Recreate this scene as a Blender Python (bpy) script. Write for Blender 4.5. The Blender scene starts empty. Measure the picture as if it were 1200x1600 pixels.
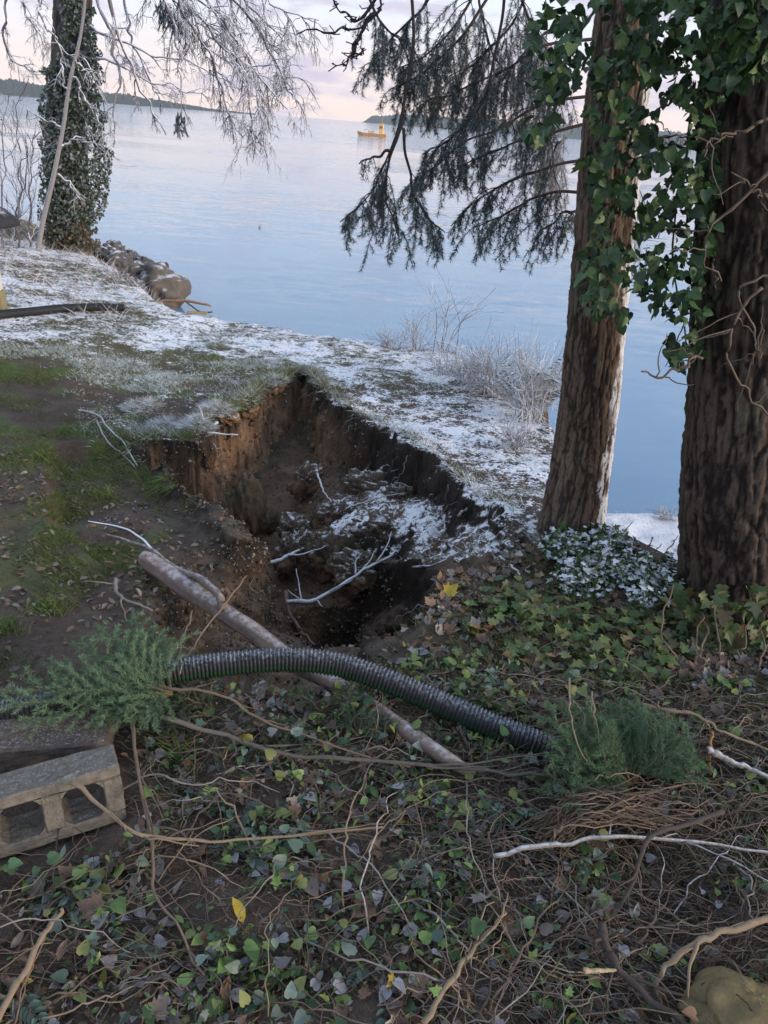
import bpy, math, random
import numpy as np
from mathutils import Matrix, Vector

random.seed(7)
rng = np.random.default_rng(7)
scene = bpy.context.scene
COL = scene.collection

# ------------------------------------------------------------------ camera
PITCH, ROLL, CZ = math.radians(27.7), math.radians(4.5), 4.0
FPX = 1156.0                       # focal length in pixels of a 1200 x 1600 picture
_f = np.array([0, math.cos(PITCH), -math.sin(PITCH)])
_r = np.array([1.0, 0, 0])
_u = np.cross(_r, _f)
CR = math.cos(ROLL) * _r + math.sin(ROLL) * _u
CU = -math.sin(ROLL) * _r + math.cos(ROLL) * _u
CF = _f
cam_d = bpy.data.cameras.new('camera')
cam = bpy.data.objects.new('camera', cam_d)
COL.objects.link(cam)
cam.matrix_world = Matrix(((CR[0], CU[0], -CF[0], 0), (CR[1], CU[1], -CF[1], 0), (CR[2], CU[2], -CF[2], CZ), (0, 0, 0, 1)))
cam_d.sensor_fit = 'VERTICAL'
cam_d.sensor_height = 36.0
cam_d.lens = 36.0 * FPX / 1600.0
cam_d.clip_start = 0.05
cam_d.clip_end = 30000
scene.camera = cam

# ------------------------------------------------------------------ light
SUN_EL, SUN_AZ = math.radians(11), math.radians(114)   # azimuth clockwise from +Y
EXPOSURE = 1.78
world = bpy.data.worlds.new('World')
scene.world = world
world.use_nodes = True
wt = world.node_tree
wt.nodes.clear()


class NT:
    """small helper for node trees"""
    def __init__(self, tree):
        self.t = tree

    def n(self, typ, **kw):
        nd = self.t.nodes.new(typ)
        for k, v in kw.items():
            if k == 'ins':
                for kk, vv in v.items():
                    s = nd.inputs[kk]
                    if isinstance(vv, bpy.types.NodeSocket):
                        self.t.links.new(vv, s)
                    else:
                        s.default_value = vv
            else:
                setattr(nd, k, v)
        return nd

    def math(self, op, a, b=0.0, c=None, clamp=False):
        ins = {0: a, 1: b}
        if c is not None:
            ins[2] = c
        return self.n('ShaderNodeMath', operation=op, use_clamp=clamp, ins=ins).outputs[0]

    def mix(self, fac, a, b, blend='MIX'):
        nd = self.n('ShaderNodeMix', data_type='RGBA', blend_type=blend)
        for k, v in ((0, fac), (6, a), (7, b)):
            s = nd.inputs[k]
            if isinstance(v, bpy.types.NodeSocket):
                self.t.links.new(v, s)
            else:
                s.default_value = v if k == 0 else (tuple(v) + (1,))[:4]
        return nd.outputs[2]

    def smooth(self, v, lo, hi):
        return self.n('ShaderNodeMapRange', interpolation_type='SMOOTHSTEP',
                      ins={0: v, 1: lo, 2: hi, 3: 0.0, 4: 1.0}).outputs[0]

    def noise(self, vec, scale, detail=3.0, rough=0.55):
        nd = self.n('ShaderNodeTexNoise', ins={'Scale': scale, 'Detail': detail, 'Roughness': rough})
        if vec is not None:
            self.t.links.new(vec, nd.inputs['Vector'])
        return nd.outputs['Fac']


def build_world():
    w = NT(wt)
    sky = w.n('ShaderNodeTexSky', sky_type='NISHITA', sun_disc=False, sun_elevation=SUN_EL, sun_rotation=SUN_AZ,
              air_density=1.0, dust_density=1.0, ozone_density=2.0)
    co = w.n('ShaderNodeTexCoord')
    sep = w.n('ShaderNodeSeparateXYZ', ins={0: co.outputs['Generated']})
    z = w.math('MAXIMUM', sep.outputs[2], 0.0)
    # thin pale high cloud everywhere, thicker and pinker towards the horizon
    pink = w.math('SUBTRACT', 1.0, w.smooth(z, 0.0, 0.16))
    mid = w.math('SUBTRACT', 1.0, w.smooth(z, 0.08, 0.5))
    vc = w.mix(pink, w.mix(mid, (4.1, 5.0, 6.5), (4.1, 4.6, 5.3)), (5.4, 4.3, 3.85))
    c1 = w.mix(w.math('ADD', 0.55, w.math('MULTIPLY', mid, 0.33)), sky.outputs[0], vc)
    # soft small clouds low over the water
    mp = w.n('ShaderNodeMapping', ins={0: co.outputs['Generated'], 3: (5.0, 5.0, 22.0)})
    cn = w.noise(mp.outputs[0], 1.7, 5.0, 0.6)
    cl = w.math('MULTIPLY', w.smooth(cn, 0.48, 0.64), w.math('SUBTRACT', 1.0, w.smooth(z, 0.1, 0.3)))
    c2 = w.mix(w.math('MULTIPLY', cl, 0.85), c1, (2.9, 2.65, 3.3))
    bg = w.n('ShaderNodeBackground', ins={0: c2, 1: 0.075})
    out = w.n('ShaderNodeOutputWorld', ins={0: bg.outputs[0]})


build_world()
sd_ = bpy.data.lights.new('sun', 'SUN')
sd_.energy = 1.3
sd_.angle = math.radians(20)
sd_.color = (1.0, 0.82, 0.64)
sun = bpy.data.objects.new('sun', sd_)
COL.objects.link(sun)
_sd = Vector((math.sin(SUN_AZ) * math.cos(SUN_EL), math.cos(SUN_AZ) * math.cos(SUN_EL), math.sin(SUN_EL)))
sun.rotation_euler = _sd.to_track_quat('Z', 'Y').to_euler()
sun.location = (12, -4, 12)
vs = scene.view_settings
vs.view_transform = 'Standard'
vs.look = 'None'
vs.exposure = EXPOSURE
vs.gamma = 1.0
vs.use_curve_mapping = False
scene.cycles.use_denoising = True
scene.cycles.max_bounces = 4
scene.cycles.diffuse_bounces = 3
scene.cycles.glossy_bounces = 2
scene.cycles.transmission_bounces = 2
scene.cycles.caustics_reflective = False
scene.cycles.volume_bounces = 0


# ------------------------------------------------------------------ numeric helpers
def _hash(ix, iy, iz, seed):
    h = (ix.astype(np.int64) * 374761393 + iy.astype(np.int64) * 668265263 + iz.astype(np.int64) * 2147483647 + seed * 1274126177) & 0xFFFFFFFF
    h = ((h ^ (h >> 13)) * 1274126177) & 0xFFFFFFFF
    h = ((h ^ (h >> 15)) * 2246822519) & 0xFFFFFFFF
    return ((h ^ (h >> 16)) & 0xFFFFFF).astype(np.float64) / float(0xFFFFFF)


def vnoise(x, y, z=None, seed=0):
    """value noise in -1..1"""
    x = np.asarray(x, float); y = np.asarray(y, float)
    ix, iy = np.floor(x), np.floor(y)
    fx, fy = x - ix, y - iy
    fx, fy = [t * t * (3 - 2 * t) for t in (fx, fy)]
    if z is None:
        ix = ix.astype(np.int64); iy = iy.astype(np.int64)
        def h(a, b):
            v = (a * 374761393 + b * 668265263 + seed * 1274126177) & 0xFFFFFFFF
            v = ((v ^ (v >> 13)) * 1274126177) & 0xFFFFFFFF
            v = ((v ^ (v >> 15)) * 2246822519) & 0xFFFFFFFF
            return ((v ^ (v >> 16)) & 0xFFFFFF) * (2.0 / 0xFFFFFF) - 1
        a = h(ix, iy); b = h(ix, iy + 1)
        a = a + fx * (h(ix + 1, iy) - a); b = b + fx * (h(ix + 1, iy + 1) - b)
        return a + fy * (b - a)
    z = np.asarray(z, float)
    iz = np.floor(z); fz = z - iz; fz = fz * fz * (3 - 2 * fz)
    r = 0.0
    for a in (0, 1):
        for b in (0, 1):
            for c in (0, 1):
                wgt = (fx if a else 1 - fx) * (fy if b else 1 - fy) * (fz if c else 1 - fz)
                r = r + wgt * _hash(ix + a, iy + b, iz + c, seed)
    return r * 2 - 1


def fbm(x, y, z=None, octv=4, seed=0, gain=0.5):
    a, s, t = 1.0, 0.0, 0.0
    x = np.asarray(x, float); y = np.asarray(y, float)
    z = None if z is None else np.asarray(z, float)
    for i in range(octv):
        s = s + a * vnoise(x, y, z, seed + i * 17)
        t += a; a *= gain
        x = x * 2.03 + 11.3; y = y * 2.03 + 5.7
        z = None if z is None else z * 2.03 + 3.1
    return s / t


def sstep(v, lo, hi):
    t = np.clip((v - lo) / (hi - lo), 0, 1)
    return t * t * (3 - 2 * t)


def ray(px, py):
    return CF + CR * (px - 600) / FPX + CU * (800 - py) / FPX


def at_z(px, py, z):
    d = ray(px, py)
    return d * ((z - CZ) / d[2]) + np.array([0, 0, CZ])


def at_y(px, py, y):
    d = ray(px, py)
    return d * (y / d[1]) + np.array([0, 0, CZ])


def base_h(x, y):
    x = np.asarray(x, float); y = np.asarray(y, float)
    h = 2.0 - 0.09 * np.maximum(y - 2.2, 0) + 0.10 * np.maximum(-x - 2.5, 0)
    return np.minimum(h, 2.6)


def on_base(px, py):
    z = 1.8
    for _ in range(12):
        p = at_z(px, py, z)
        z = float(base_h(p[0], p[1]))
    return at_z(px, py, z)


def poly_sd(x, y, poly):
    """signed distance, positive inside"""
    x = np.asarray(x, float); y = np.asarray(y, float)
    d = np.full(x.shape, 1e9); inside = np.zeros(x.shape, bool)
    n = len(poly)
    for i in range(n):
        ax, ay = poly[i]; bx, by = poly[(i + 1) % n]
        ex, ey = bx - ax, by - ay
        t = np.clip(((x - ax) * ex + (y - ay) * ey) / (ex * ex + ey * ey + 1e-12), 0, 1)
        d = np.minimum(d, np.hypot(x - ax - t * ex, y - ay - t * ey))
        c = ((ay > y) != (by > y)) & (x < (bx - ax) * (y - ay) / (by - ay + 1e-12) + ax)
        inside ^= c
    return np.where(inside, d, -d)


def bp(pts):
    return [tuple(on_base(*p)[:2]) for p in pts]


# ------------------------------------------------------------------ shape of the ground
PIT = bp([(205, 690), (250, 682), (300, 690), (330, 655), (385, 632), (425, 602), (455, 582), (480, 578), (500, 605), (545, 640),
          (600, 662), (650, 690), (700, 735), (745, 772), (790, 792), (835, 850), (770, 895), (705, 908), (692, 935), (662, 970),
          (636, 1010), (612, 1055), (560, 1108), (470, 1122), (350, 1105), (262, 1060), (225, 1000), (225, 930), (250, 868),
          (300, 845), (366, 838), (330, 795), (250, 740)])
FLOOR = [(300, 790, .95), (345, 810, .98), (420, 760, .95), (480, 735, .92), (560, 735, 1.02), (640, 760, 1.25), (720, 800, 1.52),
         (800, 845, 1.72), (660, 830, 1.46), (600, 865, 1.36), (520, 800, 1.14), (430, 840, .9), (700, 880, 1.55), (580, 800, 1.3),
         (770, 870, 1.70), (640, 880, 1.40), (760, 820, 1.64), (690, 815, 1.42),
         (600, 940, .82), (540, 960, .85), (470, 930, .85), (430, 900, .85), (500, 1010, 1.05), (590, 1010, 1.05), (420, 1010, 1.38), (620, 1000, 1.05),
         (330, 960, 1.62), (340, 1040, 1.72), (450, 1075, 1.66), (550, 1080, 1.66), (260, 960, 1.8)]
FL = np.array([list(at_z(a, b, z)) for a, b, z in FLOOR])
HOLE = [tuple(at_z(a, b, z)[:2]) for a, b, z in [(440, 905, 1.1), (500, 905, 1.15), (545, 893, 1.2), (600, 885, 1.25), (655, 890, 1.35), (692, 915, 1.5),
                                               (690, 938, 1.6), (660, 972, 1.7), (632, 1012, 1.75), (590, 1040, 1.5), (520, 1030, 1.4), (450, 1000, 1.3)]]
LAND = [tuple(at_z(a, b, z)[:2]) for a, b, z in [(335, 489, 1.3), (400, 494, 1.3), (490, 517, 1.25), (600, 538, 1.2), (700, 562, 1.15), (780, 618, 1.15),
                                               (845, 690, 1.15), (862, 745, 1.2), (880, 790, 1.5), (930, 838, 1.7), (1000, 885, 1.72), (1060, 930, 1.75)]]
LAND += [(2.6, 4.2), (3.2, 2.6), (6, 1.0), (14, -1), (14, -8), (-16, -8), (-16, 22)]
LAND += [tuple(at_z(a, b, z)[:2]) for a, b, z in [(5, 322, 1.2), (60, 345, 1.2), (150, 392, 1.3), (185, 420, 1.2), (215, 452, 1.2), (250, 474, 1.25), (290, 484, 1.3)]]


def height(x, y):
    b = base_h(x, y)
    # gentle lumps, a low step between lawn and the bare soil on the left
    lump = 0.045 * fbm(x * 0.9, y * 0.9, octv=3, seed=3) + 0.03 * fbm(x * 3.1, y * 3.1, octv=3, seed=5)
    fine = 0.016 * fbm(x * 9, y * 9, octv=4, seed=8, gain=0.6)
    h = b + lump + fine
    stp = poly_sd(x, y, STEP) + 0.1 * fbm(x * 3, y * 3, octv=3, seed=21)
    h = h - 0.13 * sstep(stp, 0.0, 0.12) * sstep(-stp, -1.6, -0.2)
    # the sunken ground
    sd = poly_sd(x, y, PIT) + 0.12 * fbm(x * 2.6, y * 2.6, octv=3, seed=31) + 0.075 * fbm(x * 8, y * 8, octv=3, seed=33)
    d2 = (x[..., None] - FL[:, 0]) ** 2 + (y[..., None] - FL[:, 1]) ** 2
    wg = 1.0 / (d2 + 0.02) ** 2
    fz = (wg * FL[:, 2]).sum(-1) / wg.sum(-1)
    fz = fz + 0.05 * fbm(x * 4, y * 4, octv=3, seed=41) + 0.05 * np.abs(fbm(x * 9, y * 9, octv=3, seed=43))
    sd2 = poly_sd(x, y, HOLE) + 0.05 * fbm(x * 5, y * 5, octv=3, seed=51)
    fz = fz - 0.36 * sstep(sd2, 0.0, 0.10) * sstep(y, 2.9, 3.4)
    wdt = np.where(y < 3.5, 0.14 + 0.30 * sstep(3.1 - y, 0.0, 0.7), 0.11) 
    wdt = np.where((x < -0.3) & (y < 4.1) & (y > 2.4), np.maximum(wdt, 0.30), wdt)
    k = sstep(sd, 0.0, wdt)
    h = h * (1 - k) + np.minimum(fz, h) * k
    # the bank down to the water
    se = poly_sd(x, y, LAND) + 0.18 * fbm(x * 1.6, y * 1.6, octv=3, seed=61) + 0.05 * fbm(x * 6, y * 6, octv=2, seed=63)
    low = -0.45 - 0.15 * np.maximum(-se - 1.2, 0)
    strip = poly_sd(x, y, STRIP) + 0.1 * fbm(x * 2, y * 2, octv=3, seed=71)
    low = np.where(strip > -0.8, np.maximum(low, -0.45 + (1.0 + 0.05 * fbm(x * 3, y * 3, octv=3, seed=73)) * sstep(strip, -0.5, 0.05)), low)
    kb = sstep(-se, -0.12, np.where(x > 1.3, 0.32, 0.75))
    h = h * (1 - kb) + low * kb
    return np.maximum(h, -3.0)


STEP = bp([(60, 690), (120, 690), (205, 690), (300, 760), (380, 850), (300, 900), (150, 880), (60, 800)])
STRIP = [tuple(at_z(a, b, z)[:2]) for a, b, z in [(900, 790, .55), (985, 797, .55), (1035, 800, .55), (1075, 812, .55), (1200, 850, .55), (1250, 990, .6), (1050, 930, .6), (960, 860, .6), (900, 850, .6)]]


def axis(lo, a, b, hi, fine, grow):
    out = list(np.arange(a, b, fine)); s = fine
    v = b
    while v < hi:
        out.append(v); s = min(s * grow, 1.5); v += s
    out.append(hi)
    v, s = a, fine
    left = []
    while v > lo:
        s = min(s * grow, 1.5); v -= s
        left.append(max(v, lo))
    return np.array(sorted(set(left)) + out)


GX = axis(-30, -2.05, 1.05, 22, 0.015, 1.024)
GY = axis(-8, 2.3, 7.6, 44, 0.015, 1.024)
MX, MY = np.meshgrid(GX, GY)
HZ = height(MX, MY)


def gz(x, y):
    x = np.asarray(x, float); y = np.asarray(y, float)
    i = np.clip(np.searchsorted(GX, x) - 1, 0, len(GX) - 2)
    j = np.clip(np.searchsorted(GY, y) - 1, 0, len(GY) - 2)
    tx = np.clip((x - GX[i]) / (GX[i + 1] - GX[i]), 0, 1); ty = np.clip((y - GY[j]) / (GY[j + 1] - GY[j]), 0, 1)
    return (HZ[j, i] * (1 - tx) + HZ[j, i + 1] * tx) * (1 - ty) + (HZ[j + 1, i] * (1 - tx) + HZ[j + 1, i + 1] * tx) * ty


def hit(px, py, lift=0.0):
    d = ray(px, py); d = d / np.linalg.norm(d)
    t = np.concatenate([np.linspace(1.0, 9, 3200), np.linspace(9, 40, 2400)])
    P = t[:, None] * d + np.array([0, 0, CZ])
    below = P[:, 2] < gz(P[:, 0], P[:, 1]) + lift
    i = int(np.argmax(below)) if below.any() else len(t) - 1
    return P[i]


def hits(lst, lift=0.02):
    return [hit(a[0], a[1], a[2] if len(a) > 2 else lift) for a in lst]


# ------------------------------------------------------------------ mesh helpers
def new_mesh(name, V, tris=None, quads=None, smooth=True, attrs=None):
    me = bpy.data.meshes.new(name)
    V = np.asarray(V, np.float32)
    nt = 0 if tris is None else len(tris)
    nq = 0 if quads is None else len(quads)
    me.vertices.add(len(V)); me.vertices.foreach_set('co', V.ravel())
    idx = []
    if nq: idx.append(np.asarray(quads, np.int32).ravel())
    if nt: idx.append(np.asarray(tris, np.int32).ravel())
    idx = np.concatenate(idx)
    me.loops.add(len(idx)); me.loops.foreach_set('vertex_index', idx)
    st = np.concatenate([np.arange(nq) * 4, nq * 4 + np.arange(nt) * 3]).astype(np.int32)
    tot = np.concatenate([np.full(nq, 4), np.full(nt, 3)]).astype(np.int32)
    me.polygons.add(nq + nt)
    me.polygons.foreach_set('loop_start', st); me.polygons.foreach_set('loop_total', tot)
    me.polygons.foreach_set('use_smooth', np.full(nq + nt, smooth, bool))
    for k, a in (attrs or {}).items():
        a = np.asarray(a, np.float32)
        if a.ndim == 1:
            at = me.attributes.new(k, 'FLOAT', 'POINT'); at.data.foreach_set('value', a)
        else:
            at = me.attributes.new(k, 'FLOAT_COLOR', 'POINT')
            if a.shape[1] == 3: a = np.concatenate([a, np.ones((len(a), 1), np.float32)], 1)
            at.data.foreach_set('color', a.ravel())
    me.update(calc_edges=True)
    return me


class MB:
    """collects shapes; build() links them as one mesh object"""
    def __init__(self):
        self.V, self.T, self.Q, self.C, self.n = [], [], [], [], 0

    def add(self, V, tris=None, quads=None, col=(.5, .5, .5)):
        V = np.asarray(V, float)
        self.V.append(V)
        if tris is not None and len(tris): self.T.append(np.asarray(tris, np.int64) + self.n)
        if quads is not None and len(quads): self.Q.append(np.asarray(quads, np.int64) + self.n)
        c = np.asarray(col, float)
        self.C.append(np.broadcast_to(c, (len(V), 3)) if c.ndim == 1 else c)
        self.n += len(V)
        return self

    def mesh(self, name, smooth=True):
        V = np.concatenate(self.V)
        return new_mesh(name, V, np.concatenate(self.T) if self.T else None, np.concatenate(self.Q) if self.Q else None,
                        smooth, {'Col': np.concatenate(self.C)})

    def build(self, name, mat, parent=None, smooth=True, origin=None):
        if origin is not None:
            o3 = np.asarray(origin, float)
            self.V = [v - o3 for v in self.V]
        me = self.mesh(name, smooth)
        o = link(name, me, mat, parent)
        if origin is not None and parent is None:
            o.location = tuple(float(t) for t in origin)
        return o


def link(name, me, mat, parent=None):
    if mat is not None and not me.materials: me.materials.append(mat)
    o = bpy.data.objects.new(name, me)
    COL.objects.link(o)
    if parent is not None: o.parent = parent
    return o


def tag(o, label=None, cat=None, group=None, kind=None):
    if label: o['label'] = label
    if cat: o['category'] = cat
    if group: o['group'] = group
    if kind: o['kind'] = kind
    return o


def empty(name, loc=(0, 0, 0)):
    o = bpy.data.objects.new(name, None)
    o.location = tuple(float(t) for t in loc); o.empty_display_size = 0.1
    COL.objects.link(o)
    return o


def resample(P, n):
    """smooth curve through the points (Catmull-Rom)"""
    P = np.asarray(P, float)
    if len(P) == 2:
        t = np.linspace(0, 1, n)[:, None]
        return P[0] * (1 - t) + P[1] * t
    Q = np.vstack([2 * P[0] - P[1], P, 2 * P[-1] - P[-2]])
    s = np.linspace(0, len(P) - 1 - 1e-6, n)
    i = s.astype(int); t = (s - i)[:, None]
    a, b, c, d = Q[i], Q[i + 1], Q[i + 2], Q[i + 3]
    return 0.5 * (2 * b + (c - a) * t + (2 * a - 5 * b + 4 * c - d) * t ** 2 + (3 * b - a - 3 * c + d) * t ** 3)


def frames(P):
    T = np.gradient(P, axis=0); T /= np.linalg.norm(T, axis=1)[:, None] + 1e-12
    up = np.array([0, 0, 1.0]) if abs(T[:, 2]).mean() < 0.8 else np.array([0, 1.0, 0])
    N = np.cross(T, up); N /= np.linalg.norm(N, axis=1)[:, None] + 1e-12
    B = np.cross(N, T)
    return T, N, B


def tube(mb, P, R, sides=5, col=(.3, .2, .1), cap=True, knob=0.0):
    P = np.asarray(P, float); n = len(P)
    R = np.broadcast_to(np.asarray(R, float), (n,)).copy()
    if knob: R *= 1 + knob * rng.uniform(-1, 1, n)
    T, N, B = frames(P)
    a = np.arange(sides) * 2 * math.pi / sides
    V = P[:, None, :] + R[:, None, None] * (np.cos(a)[None, :, None] * N[:, None, :] + np.sin(a)[None, :, None] * B[:, None, :])
    V = V.reshape(-1, 3)
    i = np.arange(n - 1)[:, None] * sides; j = np.arange(sides)[None, :]; k = (j + 1) % sides
    Q = np.stack([i + j, i + k, i + sides + k, i + sides + j], -1).reshape(-1, 4)
    tr = None
    c = np.asarray(col, float)
    if c.ndim == 2: c = np.repeat(c, sides, 0)
    if cap:
        V = np.vstack([V, P[0], P[-1]])
        tr = [(n * sides, (t + 1) % sides, t) for t in range(sides)] + [(n * sides + 1, (n - 1) * sides + t, (n - 1) * sides + (t + 1) % sides) for t in range(sides)]
        if c.ndim == 2: c = np.vstack([c, c[0], c[-1]])
    mb.add(V, tr, Q, c)


def wig(P, n, amp, f=2.0):
    """resample with natural kinks"""
    Q = resample(P, n)
    m = max(int(f * 3) + 1, 3)
    K = rng.uniform(-1, 1, (m, 3)); K[0] *= 0.2
    s = np.linspace(0, m - 1 - 1e-6, n); i = s.astype(int); t = (s - i)[:, None]
    t = t * t * (3 - 2 * t)
    return Q + (K[i] * (1 - t) + K[np.minimum(i + 1, m - 1)] * t) * amp


def scatter(mb, pv, pt, loc, rot, scl, col):
    """many copies of one small shape (pv verts, pt tris); rot N x 3 x 3; col N x 3"""
    pv = np.asarray(pv, float); N = len(loc)
    scl = np.asarray(scl, float)
    if scl.ndim == 1: scl = scl[:, None]
    V = np.einsum('nij,nkj->nki', rot, pv[None] * scl[:, None, :]) + np.asarray(loc)[:, None, :]
    T = (np.asarray(pt)[None] + (np.arange(N) * len(pv))[:, None, None]).reshape(-1, 3)
    C = np.repeat(np.asarray(col, float), len(pv), 0)
    mb.add(V.reshape(-1, 3), T, None, C)


def rot_from(fwd, up):
    """columns x, y = fwd, z ~ up"""
    y = fwd / (np.linalg.norm(fwd, axis=-1, keepdims=True) + 1e-12)
    x = np.cross(y, up); x /= np.linalg.norm(x, axis=-1, keepdims=True) + 1e-12
    z = np.cross(x, y)
    return np.stack([x, y, z], -1)


def rand_rot(n, tilt=0.5):
    a = rng.uniform(0, 2 * math.pi, n)
    f = np.stack([np.cos(a), np.sin(a), rng.normal(0, tilt, n)], 1)
    u = np.stack([rng.normal(0, tilt, n), rng.normal(0, tilt, n), np.ones(n)], 1)
    return rot_from(f, u)


# leaf outlines: x across, y along, z up; fans round an inner point
def leaf_shape(outline, fold=0.12, curl=0.15):
    half = outline
    pts = [(0, 0.36, 0.0)] + [(x, y, 0) for x, y in half] + [(-x, y, 0) for x, y in reversed(half[1:-1])]
    V = np.array(pts, float)
    V[:, 2] = np.abs(V[:, 0]) * fold * 2 - curl * (V[:, 1] - 0.35) ** 2
    n = len(V) - 1
    T = [(0, 1 + i, 1 + (i + 1) % n) for i in range(n)]
    return V, np.array(T)


IVY = leaf_shape([(0, 0.06), (.20, -.04), (.46, .10), (.30, .32), (.52, .52), (.24, .60), (.16, .80), (0, 1.05)], 0.10, 0.22)
HEART = leaf_shape([(0, 0.05), (.18, -.06), (.40, .08), (.42, .34), (.26, .68), (0, 1.0)], 0.14, 0.3)
OVAL = leaf_shape([(0, 0), (.14, .16), (.22, .42), (.16, .74), (0, 1.0)], 0.25, 0.35)
MAPLE = leaf_shape([(0, 0.05), (.30, -.02), (.34, .14), (.60, .30), (.46, .42), (.54, .68), (.32, .60), (.20, .82), (0, 1.1)], 0.22, -0.45)
BLADE = (np.array([(-.5, 0, 0), (.5, 0, 0), (-.36, .45, .06), (.36, .45, .06), (0, 1, -.12)]), np.array([(0, 1, 3), (0, 3, 2), (2, 3, 4)]))
_t = (1 + 5 ** .5) / 2
ICO_V = np.array([(-1, _t, 0), (1, _t, 0), (-1, -_t, 0), (1, -_t, 0), (0, -1, _t), (0, 1, _t), (0, -1, -_t), (0, 1, -_t), (_t, 0, -1), (_t, 0, 1), (-_t, 0, -1), (-_t, 0, 1)]) / 1.9
ICO_T = np.array([(0, 11, 5), (0, 5, 1), (0, 1, 7), (0, 7, 10), (0, 10, 11), (1, 5, 9), (5, 11, 4), (11, 10, 2), (10, 7, 6), (7, 1, 8), (3, 9, 4), (3, 4, 2), (3, 2, 6), (3, 6, 8), (3, 8, 9), (4, 9, 5), (2, 4, 11), (6, 2, 10), (8, 6, 7), (9, 8, 1)])


def icosphere(n):
    V, T = ICO_V / np.linalg.norm(ICO_V, axis=1)[:, None], ICO_T
    for _ in range(n):
        vs_, ts, mid = list(map(tuple, V)), [], {}
        def m(a, b):
            k = (min(a, b), max(a, b))
            if k not in mid:
                p = (np.array(vs_[a]) + np.array(vs_[b])) / 2
                vs_.append(tuple(p / np.linalg.norm(p))); mid[k] = len(vs_) - 1
            return mid[k]
        for a, b, c in T:
            x, y, z = m(a, b), m(b, c), m(c, a)
            ts += [(a, x, z), (b, y, x), (c, z, y), (x, y, z)]
        V, T = np.array(vs_), np.array(ts)
    return V, T


# ------------------------------------------------------------------ materials
MATS = {}


def material(name, build):
    if name in MATS: return MATS[name]
    m = bpy.data.materials.new(name); m.use_nodes = True
    t = NT(m.node_tree); m.node_tree.nodes.clear()
    sh = build(t)
    t.n('ShaderNodeOutputMaterial', ins={0: sh})
    MATS[name] = m
    return m


def bsdf(t, col, rough=0.8, normal=None, spec=0.3, **kw):
    ins = {'Base Color': col if isinstance(col, bpy.types.NodeSocket) else tuple(col) + (1,), 'Roughness': rough, 'Specular IOR Level': spec}
    ins.update(kw)
    nd = t.n('ShaderNodeBsdfPrincipled', ins=ins)
    if normal is not None: t.t.links.new(normal, nd.inputs['Normal'])
    return nd.outputs[0]


def attr(t, name='Col'):
    nd = t.n('ShaderNodeAttribute', attribute_name=name)
    return nd


def mat_col(name, rough=0.75, var=0.35, nscale=25.0, bump=0.25, bscale=60.0, spec=0.25, frost=0.0, flo=0.35, fhi=0.8, fscale=40.0, transl=0.0, objrand=0.0):
    """vertex colour with grain; frost lies where the surface looks up"""
    def b(t):
        co = t.n('ShaderNodeTexCoord').outputs['Object']
        geo = t.n('ShaderNodeNewGeometry')
        pos = geo.outputs['Position']
        n1 = t.noise(pos, nscale, 4.0, 0.6)
        mul = t.math('ADD', t.math('MULTIPLY', t.math('SUBTRACT', n1, 0.5), 2 * var), 1.0)
        cc = t.n('ShaderNodeCombineColor', ins={0: mul, 1: mul, 2: mul}).outputs[0]
        c = t.mix(1.0, attr(t).outputs['Color'], cc, 'MULTIPLY')
        if objrand:
            ri = t.n('ShaderNodeObjectInfo').outputs['Random']
            mm = t.math('ADD', t.math('MULTIPLY', t.math('SUBTRACT', ri, 0.5), 2 * objrand), 1.0)
            c = t.mix(1.0, c, t.n('ShaderNodeCombineColor', ins={0: mm, 1: mm, 2: mm}).outputs[0], 'MULTIPLY')
        if frost:
            nz = t.n('ShaderNodeSeparateXYZ', ins={0: geo.outputs['Normal']}).outputs[2]
            fn = t.noise(pos, fscale, 4.0, 0.65)
            f = t.smooth(t.math('ADD', nz, t.math('MULTIPLY', t.math('SUBTRACT', fn, 0.5), 1.5)), flo, fhi)
            c = t.mix(t.math('MULTIPLY', f, frost), c, (0.72, 0.74, 0.80))
        nb = t.n('ShaderNodeBump', ins={'Strength': bump, 'Distance': 0.01, 'Height': t.noise(pos, bscale, 5.0, 0.65)}).outputs[0] if bump else None
        sh = bsdf(t, c, rough, nb, spec)
        if transl:
            tr = t.n('ShaderNodeBsdfTranslucent', ins={0: c}).outputs[0]
            sh = t.n('ShaderNodeMixShader', ins={0: transl, 1: sh, 2: tr}).outputs[0]
        return sh
    return material(name, b)


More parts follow.
